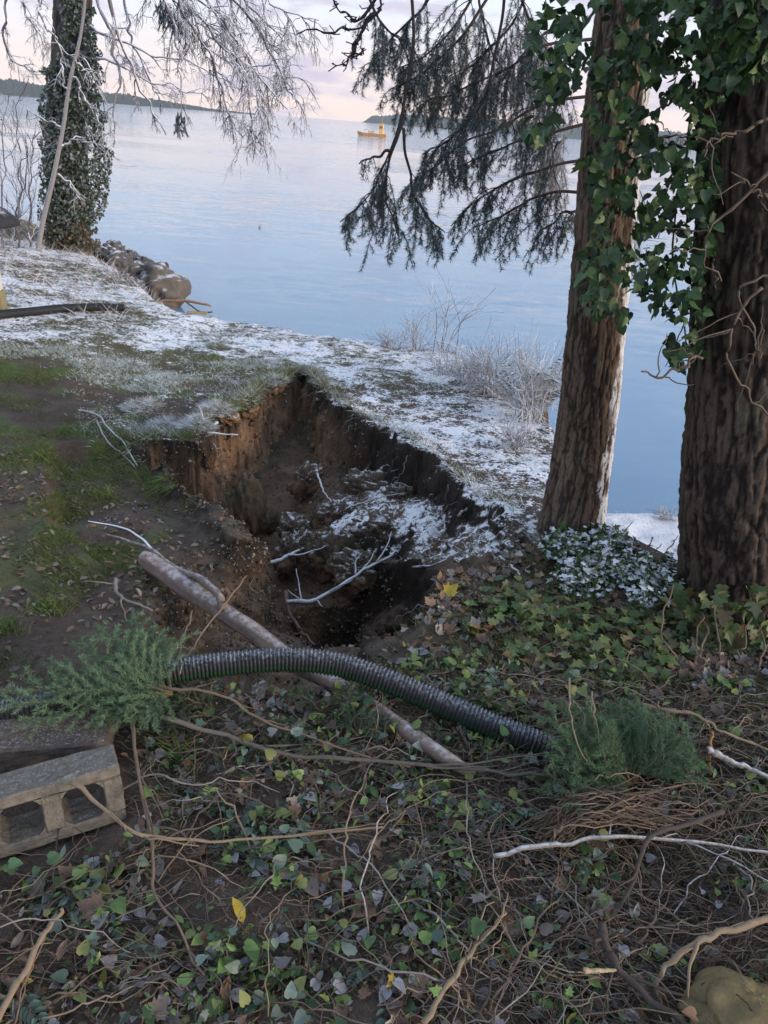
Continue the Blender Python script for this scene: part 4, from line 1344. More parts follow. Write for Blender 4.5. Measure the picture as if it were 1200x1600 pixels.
c0 = at_z(0, 1345, 2.015); c1 = at_z(199, 1282, 2.015)
yaw = math.atan2(c1[1] - c0[1], c1[0] - c0[0])
cb = c1 - np.array([math.cos(yaw), math.sin(yaw), 0]) * .20 + np.array([-math.sin(yaw), math.cos(yaw), 0]) * .07
cb[2] = 2.0
cinder_block('cinder_block', cb, yaw, math.radians(-14), .40, .195, .145, 2, (0.175, 0.152, 0.125), 'hollow concrete block on its side with two open cores, lower left foreground')
s0 = at_z(60, 1205, 2.02)
sl = empty('concrete_slab', s0); sl.rotation_euler = (math.radians(-4), math.radians(1), math.radians(13)); tag(sl, 'dark solid concrete block lying behind the hollow one at left', 'concrete block')
mb = MB(); box(mb, (.0, .07, .05), I3, (.225, .085, .06), (0.115, 0.09, 0.075), .008); b = mb.build('body', M_CONC, sl, False)
m = b.modifiers.new('sub', 'SUBSURF'); m.subdivision_type = 'SIMPLE'; m.levels = m.render_levels = 4
dm = b.modifiers.new('rough', 'DISPLACE'); dm.texture = bpy.data.textures['conc']; dm.strength = .010; dm.mid_level = .5
# yellowish stone in the bottom right corner
c = at_z(1150, 1590, 2.02)
mb = MB(); boulder(mb, (0, 0, 0), .15, .10, .07, 77, (0.15, 0.115, 0.06), .3, 4, .3)
o = mb.build('mossy_stone', M_SOIL); o.location = tuple(c); tag(o, 'tan mossy stone cut by the bottom right corner', 'stone')
# dark timber on the snowy strip behind the trees
ta, tb = at_z(965, 852, .72), at_z(1085, 915, .72)
mb = MB(); d = (tb - ta); L = np.linalg.norm(d); d /= L; nrm = np.cross([0, 0, 1.], d)
box(mb, (ta + tb) / 2, np.array([d, nrm, [0, 0, 1.]]), (L / 2 + .2, .09, .10), (0.035, 0.028, 0.025), .012)
tag(mb.build('timber_edging', M_WOOD, smooth=False), 'dark timber beam edging the low snowy ledge between the two trunks', 'timber')

# ------------------------------------------------------------------ sticks and roots
def stick(pts, lift, r, col, mat, name, label, cat, group=None, side=0, n=30, kn=.15, amp=.006, z=None):
    P = [at_z(p[0], p[1], p[2]) if len(p) > 2 else hit(p[0], p[1], lift) for p in pts]
    o = empty(name, P[0]) if side else None
    org = np.array(P[0])
    mb = MB(); Q = wig(P, n, amp, 5)
    tube(mb, Q - org, np.linspace(r, r * .5, n), 6, col, knob=kn)
    if not side:
        ob = mb.build(name, mat); ob.location = tuple(org)
        tag(ob, label, cat, group); return ob
    mb.build('stem', mat, o); tag(o, label, cat, group)
    for k in range(side):
        i = rng.integers(4, n - 2); q = Q[i]
        e = q + (Q[i + 1] - Q[i - 1]) * rng.uniform(1, 3) + rng.normal(0, r * 8, 3) * np.array([1, 1, .6])
        mb = MB(); tube(mb, wig([q, (q + e) / 2 + rng.normal(0, .01, 3), e], 8, .006) - org, np.linspace(r * .5, r * .2, 8), 4, col, knob=.2); mb.build('twig', mat, o)
    return o


TAN, BRN, DRK, GRY = (0.23, 0.17, 0.115), (0.155, 0.11, 0.082), (0.065, 0.05, 0.043), (0.22, 0.19, 0.17)
M_STICKF = mat_col('snowy_stick', .85, .3, 60, .3, 150, .2, frost=.6, flo=.45, fhi=1.25, fscale=60)
M_ROOTF = mat_col('frosted_root', .85, .3, 60, .3, 150, .2, frost=.7, flo=.15, fhi=1.0, fscale=60)
stick([(205, 1115, 2.16), (215, 1200, 2.15), (234, 1300, 2.13), (240, 1390, 2.10), (275, 1445, 2.09), (320, 1525, 2.04)], 0, .0065, BRN, M_TWIG, 'dry_stick', 'long upright brown stem right of the hollow block', 'stem', side=4)
stick([(108, 1222, 2.24), (160, 1262, 2.21), (215, 1303, 2.17), (300, 1312, 2.13), (420, 1310, 2.10), (600, 1292, 2.08)], 0, .0068, TAN, M_TWIG, 'dry_stick', 'tan broken stem whose tip crosses the hollow block', 'stem', side=3)
stick([(-10, 1600, 2.10), (40, 1510, 2.11), (75, 1450, 2.12), (98, 1420, 2.14)], 0, .0095, TAN, M_TWIG, 'dead_stick', 'thick tan stick slanting up from the bottom left corner', 'stick', side=1)
stick([(770, 1338, 2.10), (860, 1322, 2.12), (960, 1308, 2.12), (1100, 1316, 2.10), (1230, 1336, 2.10)], 0, .0085, GRY, M_STICKF, 'frosted_stick', 'white frosted stick lying across the brush at lower right', 'stick', side=3)
stick([(1105, 1172, 2.12), (1150, 1192, 2.10), (1220, 1222, 2.08)], 0, .014, GRY, M_STICKF, 'snowy_branch', 'thick snow topped branch at the right edge below the tree', 'branch')
stick([(998, 1100, 2.12), (1050, 1110, 2.14), (1095, 1122, 2.14), (1140, 1148, 2.12), (1220, 1178, 2.06)], 0, .008, TAN, M_TWIG, 'dead_stick', 'tan stick arching towards the right tree above the snow topped branch', 'stick', side=2)
stick([(1108, 1210, 2.02), (1110, 1180, 2.08), (1113, 1140, 2.16)], 0, .008, (0.34, 0.16, 0.06), M_TWIG, 'broken_stub', 'short upright orange brown broken stub near the right edge', 'stub')
stick([(1230, 1428, 2.12), (1130, 1455, 2.14), (1080, 1478, 2.12), (1040, 1512, 2.08), (1020, 1545, 2.04)], 0, .011, TAN, M_TWIG, 'dead_stick', 'smooth tan stick entering from the right near the bottom', 'stick', side=2)
stick([(1130, 1268, 2.14), (1020, 1310, 2.16), (990, 1378, 2.12), (955, 1430, 2.06)], 0, .009, DRK, M_TWIG, 'dark_stick', 'dark curved stick crossing over the white frosted stick', 'stick', side=3)
stick([(660, 1600, 2.07), (735, 1490, 2.09), (790, 1428, 2.10)], 0, .008, TAN, M_TWIG, 'dead_stick', 'light brown stick slanting up at the bottom centre', 'stick', side=3)
stick([(912, 1517, 2.09), (968, 1516, 2.09)], 0, .008, (0.42, 0.32, 0.19), M_WOOD, 'cut_stick', 'short pale freshly cut stick near the bottom right', 'stick', amp=.001)
stick([(940, 1440, 2.13), (952, 1490, 2.10), (1000, 1548, 2.08), (1085, 1610, 2.06)], 0, .014, DRK, M_TWIG, 'broken_branch', 'dark broken branch with jagged end in the lower right brush', 'branch', side=4)
stick([(890, 1060, 2.3), (893, 1120, 2.25), (915, 1190, 2.15), (955, 1240, 2.05)], 0, .0035, TAN, M_TWIG, 'thin_dry_stick', 'thin arching stem left of centre in the right evergreen pile', 'stem', side=2)
stick([(925, 1080, 2.28), (935, 1150, 2.2), (962, 1222, 2.07)], 0, .003, TAN, M_TWIG, 'thin_dry_stick', 'thin upright stem standing in the middle of the right evergreen pile', 'stem', side=2)
stick([(380, 885, 1.25), (300, 955, 2.02), (285, 1010, 2.1), (262, 1085, 2.12)][1:], 0, .004, TAN, M_TWIG, 'thin_dry_stick', 'thin pale stem crossing the fallen log near its middle', 'stem')
stick([(386, 900, 1.75), (350, 945, 2.05), (310, 1000, 2.12), (280, 1050, 2.2)], 0, .005, TAN, M_TWIG, 'thin_dry_stick', 'tan stem leaning over the fallen log towards the pipe', 'stem', side=1)
stick([(260, 1075, 2.2), (340, 1085, 2.2), (420, 1130, 2.14), (540, 1170, 2.1), (640, 1200, 2.08)], 0, .006, BRN, M_TWIG, 'dry_stick', 'brown stem running right from the left evergreen bough below the pipe', 'stem', side=4)
stick([(250, 1120, 2.16), (350, 1150, 2.10), (470, 1180, 2.08), (600, 1188, 2.09), (760, 1205, 2.08), (860, 1212, 2.06)], 0, .010, (0.12, 0.10, 0.085), M_TWIG, 'long_branch', 'long grey brown branch lying across the slope below the log', 'branch', side=5)
# snow-topped stick on the lawn edge
stick([(122, 642), (150, 648), (172, 672), (195, 695), (214, 728)], .06, .012, (0.2, .17, .16), M_STICKF, 'frosted_stick', 'forked frosted stick on the lawn at the left rim', 'stick', side=2)
stick([(150, 655), (168, 690), (190, 708), (212, 732)], .04, .008, (0.2, .17, .16), M_STICKF, 'frosted_stick', 'thinner frosted stick beneath the forked one at the left rim', 'stick')
# roots in the hole
stick([(378, 868, 1.25), (400, 880, 1.24), (430, 878, 1.24), (450, 868, 1.24), (468, 860, 1.22)], 0, .021, GRY, M_ROOTF, 'frosted_root', 'thick white frosted root at the left side of the hole', 'root', side=4)
stick([(448, 941, 1.30), (490, 938, 1.32), (530, 917, 1.33), (570, 890, 1.33), (612, 868, 1.32)], 0, .016, GRY, M_ROOTF, 'frosted_root', 'long white frosted root bridging the dark lower hole', 'root', side=9)
stick([(446, 925, 1.25), (452, 955, 1.25), (470, 985, 1.27), (492, 1008, 1.28)], 0, .015, BRN, M_TWIG, 'brown_root', 'brown crooked root hanging down the middle of the hole', 'root', side=2)
stick([(560, 668), (553, 690), (557, 700), (552, 714)], .05, .010, GRY, M_ROOTF, 'frosted_root', 'short white root dangling from the dark right wall', 'root')
stick([(496, 740, 1.35), (505, 765, 1.32), (522, 790, 1.25)], 0, .010, GRY, M_ROOTF, 'frosted_root', 'thin frosted root curving below the snowy clod in the hole', 'root')
stick([(540, 795, 1.3), (590, 778, 1.33), (632, 770, 1.36)], 0, .007, BRN, M_ROOTF, 'thin_root', 'thin horizontal root across the middle of the hole', 'root')
stick([(716, 806), (735, 790), (748, 778)], .06, .012, GRY, M_ROOTF, 'frosted_stick', 'pale stick leaning on the right rim of the hole', 'stick')
stick([(645, 886), (685, 880), (715, 862)], .03, .009, GRY, M_ROOTF, 'frosted_stick', 'frosted stick on the slumped turf above the dark hole', 'stick')
stick([(300, 712, 1.62), (308, 690, 1.70), (325, 672, 1.72), (340, 660, 1.74)], 0, .020, (0.5, .5, .5), M_ROOTF, 'frosted_root', 'snowy root hanging over the left clay wall', 'root', side=2)
stick([(180, 905), (182, 925), (205, 942), (240, 955)], .05, .010, GRY, M_TWIG, 'grey_stick', 'grey bent stick on bare soil left of the fallen log', 'stick', side=2)
stick([(780, 870), (800, 885), (812, 900)], .04, .010, GRY, M_ROOTF, 'frosted_stick', 'curved frosted stick left of the middle fir', 'stick')


# ------------------------------------------------------------------ soil clods, pebbles, grass, litter
def cell_area():
    dx = np.gradient(GX)[None, :]; dy = np.gradient(GY)[:, None]
    return dx * dy


AREA = cell_area() * np.sqrt(1 + STEEP ** 2)


def pick(weight, n):
    w = (AREA * weight).ravel(); w = w / w.sum()
    i = rng.choice(len(w), n, p=w)
    return np.unravel_index(i, MX.shape)


PITSD = poly_sd(MX, MY, PIT)
INVIEW = ((MX > -0.62 * MY - 1.3) & (MX < 0.55 * MY + 1.2) & (MY > 0.9) & (MY < 12)).astype(float)


def stones():
    wgt = INVIEW * (MY < 7.6) * (0.06 + 2.2 * sstep(PITSD, -.15, .05) * (MX < 0.1) * (1 + 1.5 * sstep(STEEP, 1, 2)) + 0.8 * sstep(PITSD, -.1, .1)) * (1 - 0.9 * (SNOW > .3))
    wgt = wgt * np.where((MX > -1.3) & (MX < -.2) & (MY < 4.4) & (MY > 2.5), 2.5, 1)
    j, i = pick(wgt, 24000)
    P = GV[j, i] + rng.normal(0, .006, (len(j), 3))
    st = STEEP[j, i]; clay = sstep(st, .7, 1.4) * (PITSD[j, i] > -.1) * (MX[j, i] < 0.2)
    sz = np.exp(rng.normal(math.log(.0065), .5, len(j)))
    sz = np.clip(sz, .003, .028)
    a = np.array([(0.15, 0.10, 0.065), (0.22, 0.17, 0.125), (0.11, 0.08, 0.06), (0.16, 0.145, 0.13), (0.20, 0.12, 0.065), (0.30, 0.26, 0.21)])
    b = np.array([(0.045, 0.034, 0.027), (0.06, 0.045, 0.035), (0.09, 0.075, 0.062), (0.035, 0.027, 0.022), (0.07, 0.05, 0.036), (0.17, 0.16, 0.15)])
    r = rng.integers(0, 6, len(j))
    m = (rng.random(len(j)) < .25 + .6 * clay)[:, None]
    C = np.where(m, a[r], b[r])
    ov = np.array([(1, 0, 0), (-.9, .2, 0), (0, 1, .1), (.1, -1, 0), (0, .1, 1), (0, 0, -1.)])
    ot = np.array([(0, 2, 4), (2, 1, 4), (1, 3, 4), (3, 0, 4), (2, 0, 5), (1, 2, 5), (3, 1, 5), (0, 3, 5)])
    mb = MB(); scatter(mb, ov, ot, P, rand_rot(len(j), .8), np.stack([sz, sz * rng.uniform(.6, 1, len(j)), sz * rng.uniform(.45, .8, len(j))], 1), C)
    tag(mb.build('gravel', M_PEBBLE), 'loose gravel and soil crumbs over the cut faces', 'gravel', kind='stuff')


stones()


def grass_blades(name, label, wgt, n, ln, wd, cols, frost, lean=0.8, down=0.0):
    j, i = pick(wgt, n)
    P = GV[j, i] + np.stack([rng.uniform(-.02, .02, n), rng.uniform(-.02, .02, n), np.full(n, -.004)], 1)
    a = rng.uniform(0, 2 * math.pi, n)
    tl = rng.uniform(.2, 1, n) * lean
    slope = np.stack([-SGX[j, i], -SGY[j, i]], 1); slope /= np.maximum(np.linalg.norm(slope, axis=1), 1)[:, None]
    f = np.stack([np.cos(a) * tl + slope[:, 0] * .9, np.sin(a) * tl + slope[:, 1] * .9, .55 - down * np.clip(STEEP[j, i], 0, 1.5)], 1)
    R = rot_from(f, np.stack([np.cos(a + 1.5), np.sin(a + 1.5), np.full(n, .6)], 1))
    L = ln * rng.uniform(.5, 1.3, n)
    S = np.stack([wd * rng.uniform(.7, 1.3, n), L, L], 1)
    C = np.array(cols)[rng.integers(0, len(cols), n)] * rng.uniform(.7, 1.25, (n, 1))
    sn = SNOW[j, i]
    m = rng.random(n) < np.clip(sn * frost, 0, .95)
    C = np.where(m[:, None], np.array((.62, .64, .68)) * rng.uniform(.75, 1.15, (n, 1)), C)
    mb = MB(); scatter(mb, BLADE[0], BLADE[1], P, R, S, C)
    tag(mb.build(name, M_GRASS), label, 'grass', kind='stuff')


wn = zone(MX, MY, Z_LITTER, .2) * INVIEW * (STEEP < 1.2) * (MY < 2.5)
BLK0 = [(cb[0] + math.cos(yaw) * u - math.sin(yaw) * v, cb[1] + math.sin(yaw) * u + math.cos(yaw) * v) for u, v in ((-.5, -.17), (.24, -.17), (.24, .4), (-.5, .4))]
CLEAR0 = 1.0 * (poly_sd(MX, MY, BLK0) < 0)      # bare ground round the two blocks
GRC = [(0.095, 0.145, 0.038), (0.13, 0.175, 0.05), (0.07, 0.11, 0.034), (0.18, 0.18, 0.075), (0.22, 0.19, 0.11)]
zg = zone(MX, MY, Z_GRASS, .3, .25) * sstep(fbm(MX * 1.7, MY * 1.7, octv=4, seed=101) + .5 * fbm(MX * 5, MY * 5, octv=3, seed=201), -.3, .3)
rim = np.exp(-(np.maximum(-PITSD, 0) / .10) ** 2) * (PITSD < .0) * (MY > 4.3) * (STEEP < 1.5) * np.where(MX < -.7, 1, .25)
grass_blades('lawn_grass', 'short green lawn grass with frost left of the hole', INVIEW * zg * (PITSD < 0), 31000, .055, .0035, GRC, 1.5, 1.0)
zs = (SNOW > .25) * INVIEW * (HZ > .4) * (STEEP < .7) * np.where(PITSD > -.04, 2.5 * zone(MX, MY, Z_SLUMP, .1, .1), 1) * sstep(fbm(MX * 3, MY * 3, octv=3, seed=211), -.4, .3)
grass_blades('frosted_grass', 'frosted grass poking through the snow along the bank', zs / (.5 + MY * .15), 28000, .045, .0035, GRC + [(0.3, .27, .2)], 1.25, 1.2)
grass_blades('rim_grass', 'long grass hanging over the rim of the hole', INVIEW * rim, 9000, .10, .0035, GRC, 1.0, .7, .55)
grass_blades('slope_grass', 'sparse green grass on the right hand slope', INVIEW * zone(MX, MY, bp([(640, 900), (820, 850), (1000, 950), (1000, 1080), (650, 1050)]), .25, .3, f=4) * (STEEP < .9), 4500, .075, .003, GRC, .5, 1.0)
grass_blades('soil_grass', 'scattered grass tufts on the bare soil at left', INVIEW * zone(MX, MY, bp([(0, 720), (200, 720), (240, 900), (150, 1050), (0, 1050)]), .3, .3) * (fbm(MX * 4, MY * 4, octv=2, seed=301) > .12), 9000, .055, .003, GRC[:4], 0, .9)

wfg = wn * CLEAR0 * sstep(fbm(MX * 3, MY * 3, octv=3, seed=311), -.1, .3)
grass_blades('foreground_grass', 'green grass growing through the foreground litter', wfg * (MY > 1.55), 6500, .085, .0022, GRC, 0, 1.0)
grass_blades('dry_straw', 'fine dry straw strewn through the foreground litter', wn * CLEAR0, 6500, .11, .0016, [(.26, .20, .13), (.20, .14, .095), (.32, .27, .20), (.15, .11, .08)], 0, 2.2)

TUFTS = [(80, 955, 'bright grass tuft on bare soil above the left evergreen bough'), (12, 985, 'small grass tuft at the left edge above the bough'), (160, 775, 'grass tuft on the soil below the forked frosted stick'), (370, 640, 'long pale grass tuft hanging at the left rim of the hole'),
         (290, 1170, 'green grass tuft right of the concrete blocks'), (335, 560, 'dark green grass tuft on the lawn crack'), (60, 715, 'bright grass clump at the left lawn edge'), (490, 600, 'yellowish tuft at the notch of the hole')]
for px, py, lab in TUFTS:
    c = hit(px, py); n = 130
    a = rng.uniform(0, 6.28, n); tl = rng.uniform(.1, .9, n)
    R = rot_from(np.stack([np.cos(a) * tl, np.sin(a) * tl, np.full(n, .8)], 1), np.stack([np.cos(a + 1.5), np.sin(a + 1.5), np.full(n, .5)], 1))
    L = rng.uniform(.04, .12, n)
    mb = MB(); scatter(mb, BLADE[0], BLADE[1], rng.normal(0, .03, (n, 3)) * np.array([1, 1, 0]), R, np.stack([np.full(n, .004), L, L], 1), np.array(GRC[:4])[rng.integers(0, 4, n)] * rng.uniform(.9, 1.6, (n, 1)))
    o = mb.build('grass_tuft', M_GRASS); o.location = tuple(c - np.array([0, 0, .01])); tag(o, lab, 'grass tuft', 'grass tufts')

# clods of turf that slid into the hole
M_CLOD = mat_col('turf_clod', .95, .5, 28, .8, 60, .1, frost=.85, flo=.78, fhi=1.2, fscale=16)
CL = [(478, 752, 1.22, .15, .10, .10, 1, 'snow topped clod high under the notch of the hole'), (392, 798, 1.08, .15, .13, .20, 0, 'upright brown clay lump against the left wall'), (575, 762, 1.20, .26, .10, .09, 1, 'long snow dusted turf strip below the right wall'),
      (515, 812, 1.12, .17, .12, .10, 1, 'orange brown clod with snow on top in mid hole'), (625, 775, 1.24, .14, .10, .08, 1, 'small snowy clod near the right wall'), (462, 828, 1.06, .17, .13, .08, 1, 'low grassy clod left of the middle of the hole'),
      (455, 868, 1.08, .14, .11, .11, 1, 'snowy clod above the thick frosted root'), (525, 868, 1.12, .22, .13, .13, 1, 'broad brown clod above the dark lower hole'), (585, 828, 1.2, .22, .14, .08, 1, 'frosted turf slab left part of the slump'), (420, 815, 1.0, .10, .09, .08, 0, 'small bare clod at the foot of the left wall'),
      (555, 895, 1.15, .2, .12, .10, 1, 'grass edged clod overhanging the dark lower hole')]
def make_clod(q, c, sx, sy, sz, sn, lab, name, cat, group, nbl=150, bl=(.010, .026), pf=.85):
    o = empty(name, c); tag(o, lab, cat, group)
    V, T = icosphere(4)
    nz_ = fbm(V[:, 0] * 2.1 + q * 7, V[:, 1] * 2.1, V[:, 2] * 2.1, 4, 400 + q, .65)
    V = V * (1 + (.7 if sn else .4) * nz_)[:, None]
    V[:, 2] += .35 * V[:, 0] * math.cos(q * 2.1) + .3 * V[:, 1] * math.sin(q * 1.3)
    V = V * np.array([sx, sy, sz]) * np.array([.85, 1.0, 1.45])
    C = np.where((V[:, 2] > sz * .25)[:, None], np.array((.10, .075, .052)), np.array((.15, .095, .06))) * (1 + .5 * nz_[:, None])
    mb = MB(); mb.add(V, T, None, np.clip(C, .01, 1)); mb.build('soil', M_CLOD if sn else M_SOIL, o)
    if sn:
        n = nbl; k = np.argsort(-V[:, 2] + rng.uniform(0, sz * .9, len(V)))[:700]
        Pn = V[rng.choice(k, n)] * np.array([1.02, 1.02, .98])
        a = rng.uniform(0, 6.28, n); tl = rng.uniform(.3, 1.3, n)
        R = rot_from(np.stack([np.cos(a) * tl + Pn[:, 0] * 4, np.sin(a) * tl + Pn[:, 1] * 4, np.full(n, .35)], 1), np.stack([np.cos(a + 1.5), np.sin(a + 1.5), np.full(n, .5)], 1))
        L = rng.uniform(bl[0], bl[1], n); fr = rng.random(n) < pf
        C = np.where(fr[:, None], np.array((.6, .62, .66)), np.array(GRC)[rng.integers(0, 5, n)]) * rng.uniform(.7, 1.2, (n, 1))
        mb = MB(); scatter(mb, BLADE[0], BLADE[1], Pn, R, np.stack([np.full(n, .004), L, L], 1), C); tag(mb.build('turf', M_GRASS, o), kind='stuff')


for q, (px, py, z, sx, sy, sz, sn, lab) in enumerate(CL):
    make_clod(q, at_z(px, py, z), sx, sy, sz, sn, lab, 'turf_clod', 'clod', 'clods slid into the hole')
for q, (px, py, sx, sz, pf, lab) in enumerate([(302, 672, .15, .07, .9, 'snowy turf lip overhanging the left clay wall'), (255, 668, .14, .05, .8, 'frosted turf lump at the left end of the rim'), (345, 640, .16, .06, .85, 'large frosted turf hump on the left rim'),
                                              (385, 628, .12, .07, .35, 'greenish turf lump hanging at the corner of the left rim'), (425, 598, .13, .06, .6, 'frosted turf beside the back cleft'),
                                              (225, 640, .15, .04, .7, 'frosted grass hump right of the forked frosted stick'), (340, 545, .14, .06, .4, 'green turf step on the upper lawn')]):
    make_clod(50 + q, hit(px, py) - np.array([0, 0, sz * .75]), sx, sx * .8, sz, 1, lab, 'frosted_turf', 'turf', 'frosted turf humps', 1300, (.05, .11), pf)

# torn fine roots trailing from the rim and the slumped turf
mb = MB()
rm = ((PITSD > -.02) & (PITSD < .16) & (STEEP > 1.0) & (MY > 3.0)) * np.where(MX > -.9, 1.0, .35)
j, i = pick(rm, 150)
for q in range(150):
    p = GV[j[q], i[q]] + np.array([0, 0, .02]); L = rng.uniform(.06, .28)
    out = np.array([-SGX[j[q], i[q]], -SGY[j[q], i[q]]]); out /= np.linalg.norm(out) + 1e-6
    e = p + np.array([out[0] * L * .35 + rng.normal(0, .05), out[1] * L * .35 + rng.normal(0, .05), -L * .8])
    tube(mb, wig([p, (p + e) / 2 + rng.normal(0, .03, 3), e], 9, .02, 3), np.linspace(.0035, .001, 9) * rng.uniform(.5, 1.3), 3, [(.10, .075, .055), (.17, .14, .11), (.40, .39, .38)][rng.integers(3)], False)
tag(mb.build('torn_roots', M_TWIG), 'fine torn roots trailing from the walls of the hole', 'roots', kind='stuff')

# --- leaf litter and ground ivy
cover = empty('ground_ivy', (0, 0, 0)); tag(cover, 'ground cover of ivy, bramble leaves and fallen brown leaves across the foreground', 'ground cover')
DEAD = [(0.17, 0.095, 0.058), (0.12, 0.075, 0.052), (0.22, 0.13, 0.08), (0.15, 0.115, 0.095), (0.27, 0.23, 0.20), (0.10, 0.065, 0.055)]
GREEN = [(0.065, 0.12, 0.034), (0.095, 0.165, 0.044), (0.05, 0.095, 0.044), (0.15, 0.21, 0.06), (0.075, 0.11, 0.08), (0.13, 0.165, 0.13)]
wl = zone(MX, MY, Z_LITTER, .2) * INVIEW * (STEEP < 1.2)
wn = wl * (MY < 2.5)
wf = wl * (MY >= 2.2)


# bare ground round the two blocks, patchy elsewhere
BLK = [(cb[0] + math.cos(yaw) * u - math.sin(yaw) * v, cb[1] + math.sin(yaw) * u + math.cos(yaw) * v) for u, v in ((-.5, -.17), (.24, -.17), (.24, .4), (-.5, .4))]
CLEAR = 1.0 * (poly_sd(MX, MY, BLK) < 0)
GPATCH = 0.22 + sstep(fbm(MX * 4, MY * 4, octv=3, seed=611), -.1, .3)
PATCH = 0.12 + sstep(fbm(MX * 6, MY * 6, octv=3, seed=601), -.35, .25)


def litter_pts(w, n, lift):
    j, i = pick(w * CLEAR * PATCH, n)
    P = GV[j, i] + np.stack([rng.uniform(-.015, .015, n), rng.uniform(-.015, .015, n), np.abs(rng.normal(0, 1, n)) * lift + .006], 1)
    return P


# the 300 largest, one by one
P = litter_pts(wn * (MY < 2.0), 300, .03)
P = P[np.argsort(P[:, 1])]
kind = rng.random(300)
pd = leaf_protos('dead_leaf', DEAD, [MAPLE, OVAL, HEART], M_FLEAF); pg = leaf_protos('green_leaf', GREEN + [(0.26, 0.19, 0.03)], [IVY, OVAL, HEART, OVAL], M_FLEAF)
place_leaves('dead_leaf', cover, pd, P[kind < .4], rand_rot(int((kind < .4).sum()), .42), rng.uniform(.035, .075, int((kind < .4).sum())))
place_leaves('green_leaf', cover, pg, P[kind >= .4], rand_rot(int((kind >= .4).sum()), .4), rng.uniform(.025, .055, int((kind >= .4).sum())))
mb = MB()
for w, n, lift, s0, s1, shp, cs, tilt in ((wn, 800, .012, .025, .055, MAPLE, DEAD, .7), (wn, 3000, .010, .015, .05, OVAL, DEAD, .6), (wn, 7000, .006, .006, .02, OVAL, DEAD + GREEN[:3], .7), (wn, 2500, .02, .008, .022, HEART, DEAD + GREEN, .8), (wn * GPATCH, 4200, .035, .012, .036, OVAL, GREEN, .8), (wn * GPATCH, 1000, .035, .018, .042, IVY, GREEN, .7), (wn * GPATCH, 1500, .045, .02, .052, HEART, GREEN + [(.16, .17, .05)], .6),
                                          (wn, 800, .025, .02, .048, HEART, [(.28, .27, .29), (.2, .19, .2), (.14, .12, .12)], .4),
                                          (wf, 3400, .010, .02, .055, OVAL, DEAD, .6), (wf, 1500, .010, .03, .06, MAPLE, DEAD, .5), (wf, 260, .012, .03, .05, HEART, [(.28, .27, .29), (.2, .19, .2)], .4)):
    P = litter_pts(w, n, lift)
    scatter(mb, shp[0], shp[1], P, rand_rot(n, tilt), rng.uniform(s0, s1, n), np.array(cs)[rng.integers(0, len(cs), n)] * rng.uniform(.7, 1.25, (n, 1)))
tag(mb.build('leaf_litter', M_FLEAF, cover), kind='stuff')
# soil litter on the left bank
mb = MB(); P = litter_pts(INVIEW * zone(MX, MY, bp([(-100, 700), (220, 720), (330, 830), (250, 1000), (250, 1120), (-100, 1120)]), .3) * (STEEP < 1), 1500, .006)
scatter(mb, OVAL[0], OVAL[1], P, rand_rot(len(P), .4), rng.uniform(.02, .05, len(P)), np.array(DEAD + [(.2, .17, .14), (.05, .04, .03)])[rng.integers(0, 8, len(P))])
tag(mb.build('scattered_leaves', M_LEAF), 'small fallen leaves scattered on the bare soil at left', 'leaves', kind='stuff')

# ivy spreading on the right slope, and the snow-covered ivy mound at the foot of the middle fir
def ivy_bed(name, label, poly, n, lift, s0, s1, cols, mat, hill=None, tilt=.45):
    w = sstep(poly_sd(MX, MY, bp(poly)) + .15 * fbm(MX * 4, MY * 4, octv=3, seed=501), -.08, .08) * INVIEW * (STEEP < 1.2)
    w = w * sstep(fbm(MX * 5, MY * 5, octv=3, seed=505), -.45, .1)
    P = litter_pts(w, n, lift)
    if hill:
        cx, cy, rr, hh = hill
        P[:, 2] += hh * np.exp(-((P[:, 0] - cx) ** 2 + (P[:, 1] - cy) ** 2) / rr ** 2) * rng.uniform(.2, 1, n)
    o = empty(name, (0, 0, 0)); tag(o, label, 'ivy')
    sel = np.argsort(P[:, 1])
    k = sel[:min(150, n // 3)]; r = sel[min(150, n // 3):]
    rt = rand_rot(n, tilt); sz = rng.uniform(s0, s1, n)
    place_leaves('ivy_leaf', o, leaf_protos('ivy_leaf', cols, [IVY], mat), P[k], rt[k], sz[k])
    mb = MB(); scatter(mb, IVY[0], IVY[1], P[r], rt[r], sz[r], np.array(cols)[rng.integers(0, len(cols), len(r))]); tag(mb.build('ivy_leaves', mat, o), kind='stuff')
    return P


IV2 = [(0.06, 0.10, 0.03), (0.10, 0.14, 0.04), (0.04, 0.07, 0.028), (0.14, 0.15, 0.055), (0.09, 0.07, 0.03)]
M_SNOWLEAF = mat_col('snowy_ivy_leaf', .7, .25, 30, .2, 80, .2, frost=.92, flo=.55, fhi=1.0, fscale=25)
ivy_bed('ivy_patch', 'green and yellowish ivy spreading over the slope between hole and right tree', [(790, 930), (860, 915), (1000, 960), (1080, 960), (1090, 1040), (960, 1090), (820, 1060), (760, 1000)], 1100, .03, .035, .065, IV2, M_FLEAF)
ivy_bed('ivy_strand', 'sparse ivy leaves on the brown slope near the pipe end', [(720, 960), (800, 940), (880, 1060), (900, 1150), (700, 1110), (680, 1020)], 260, .03, .035, .06, IV2, M_FLEAF)
mc = hit(950, 905)
pm = ivy_bed('snowy_ivy_mound', 'snow covered mound of ivy at the foot of the middle fir', [(835, 862), (900, 846), (960, 852), (1050, 905), (1048, 945), (980, 965), (880, 930)], 3000, .045, .018, .045, IV2[:3], M_SNOWLEAF, (mc[0], mc[1], .38, .13), .75)
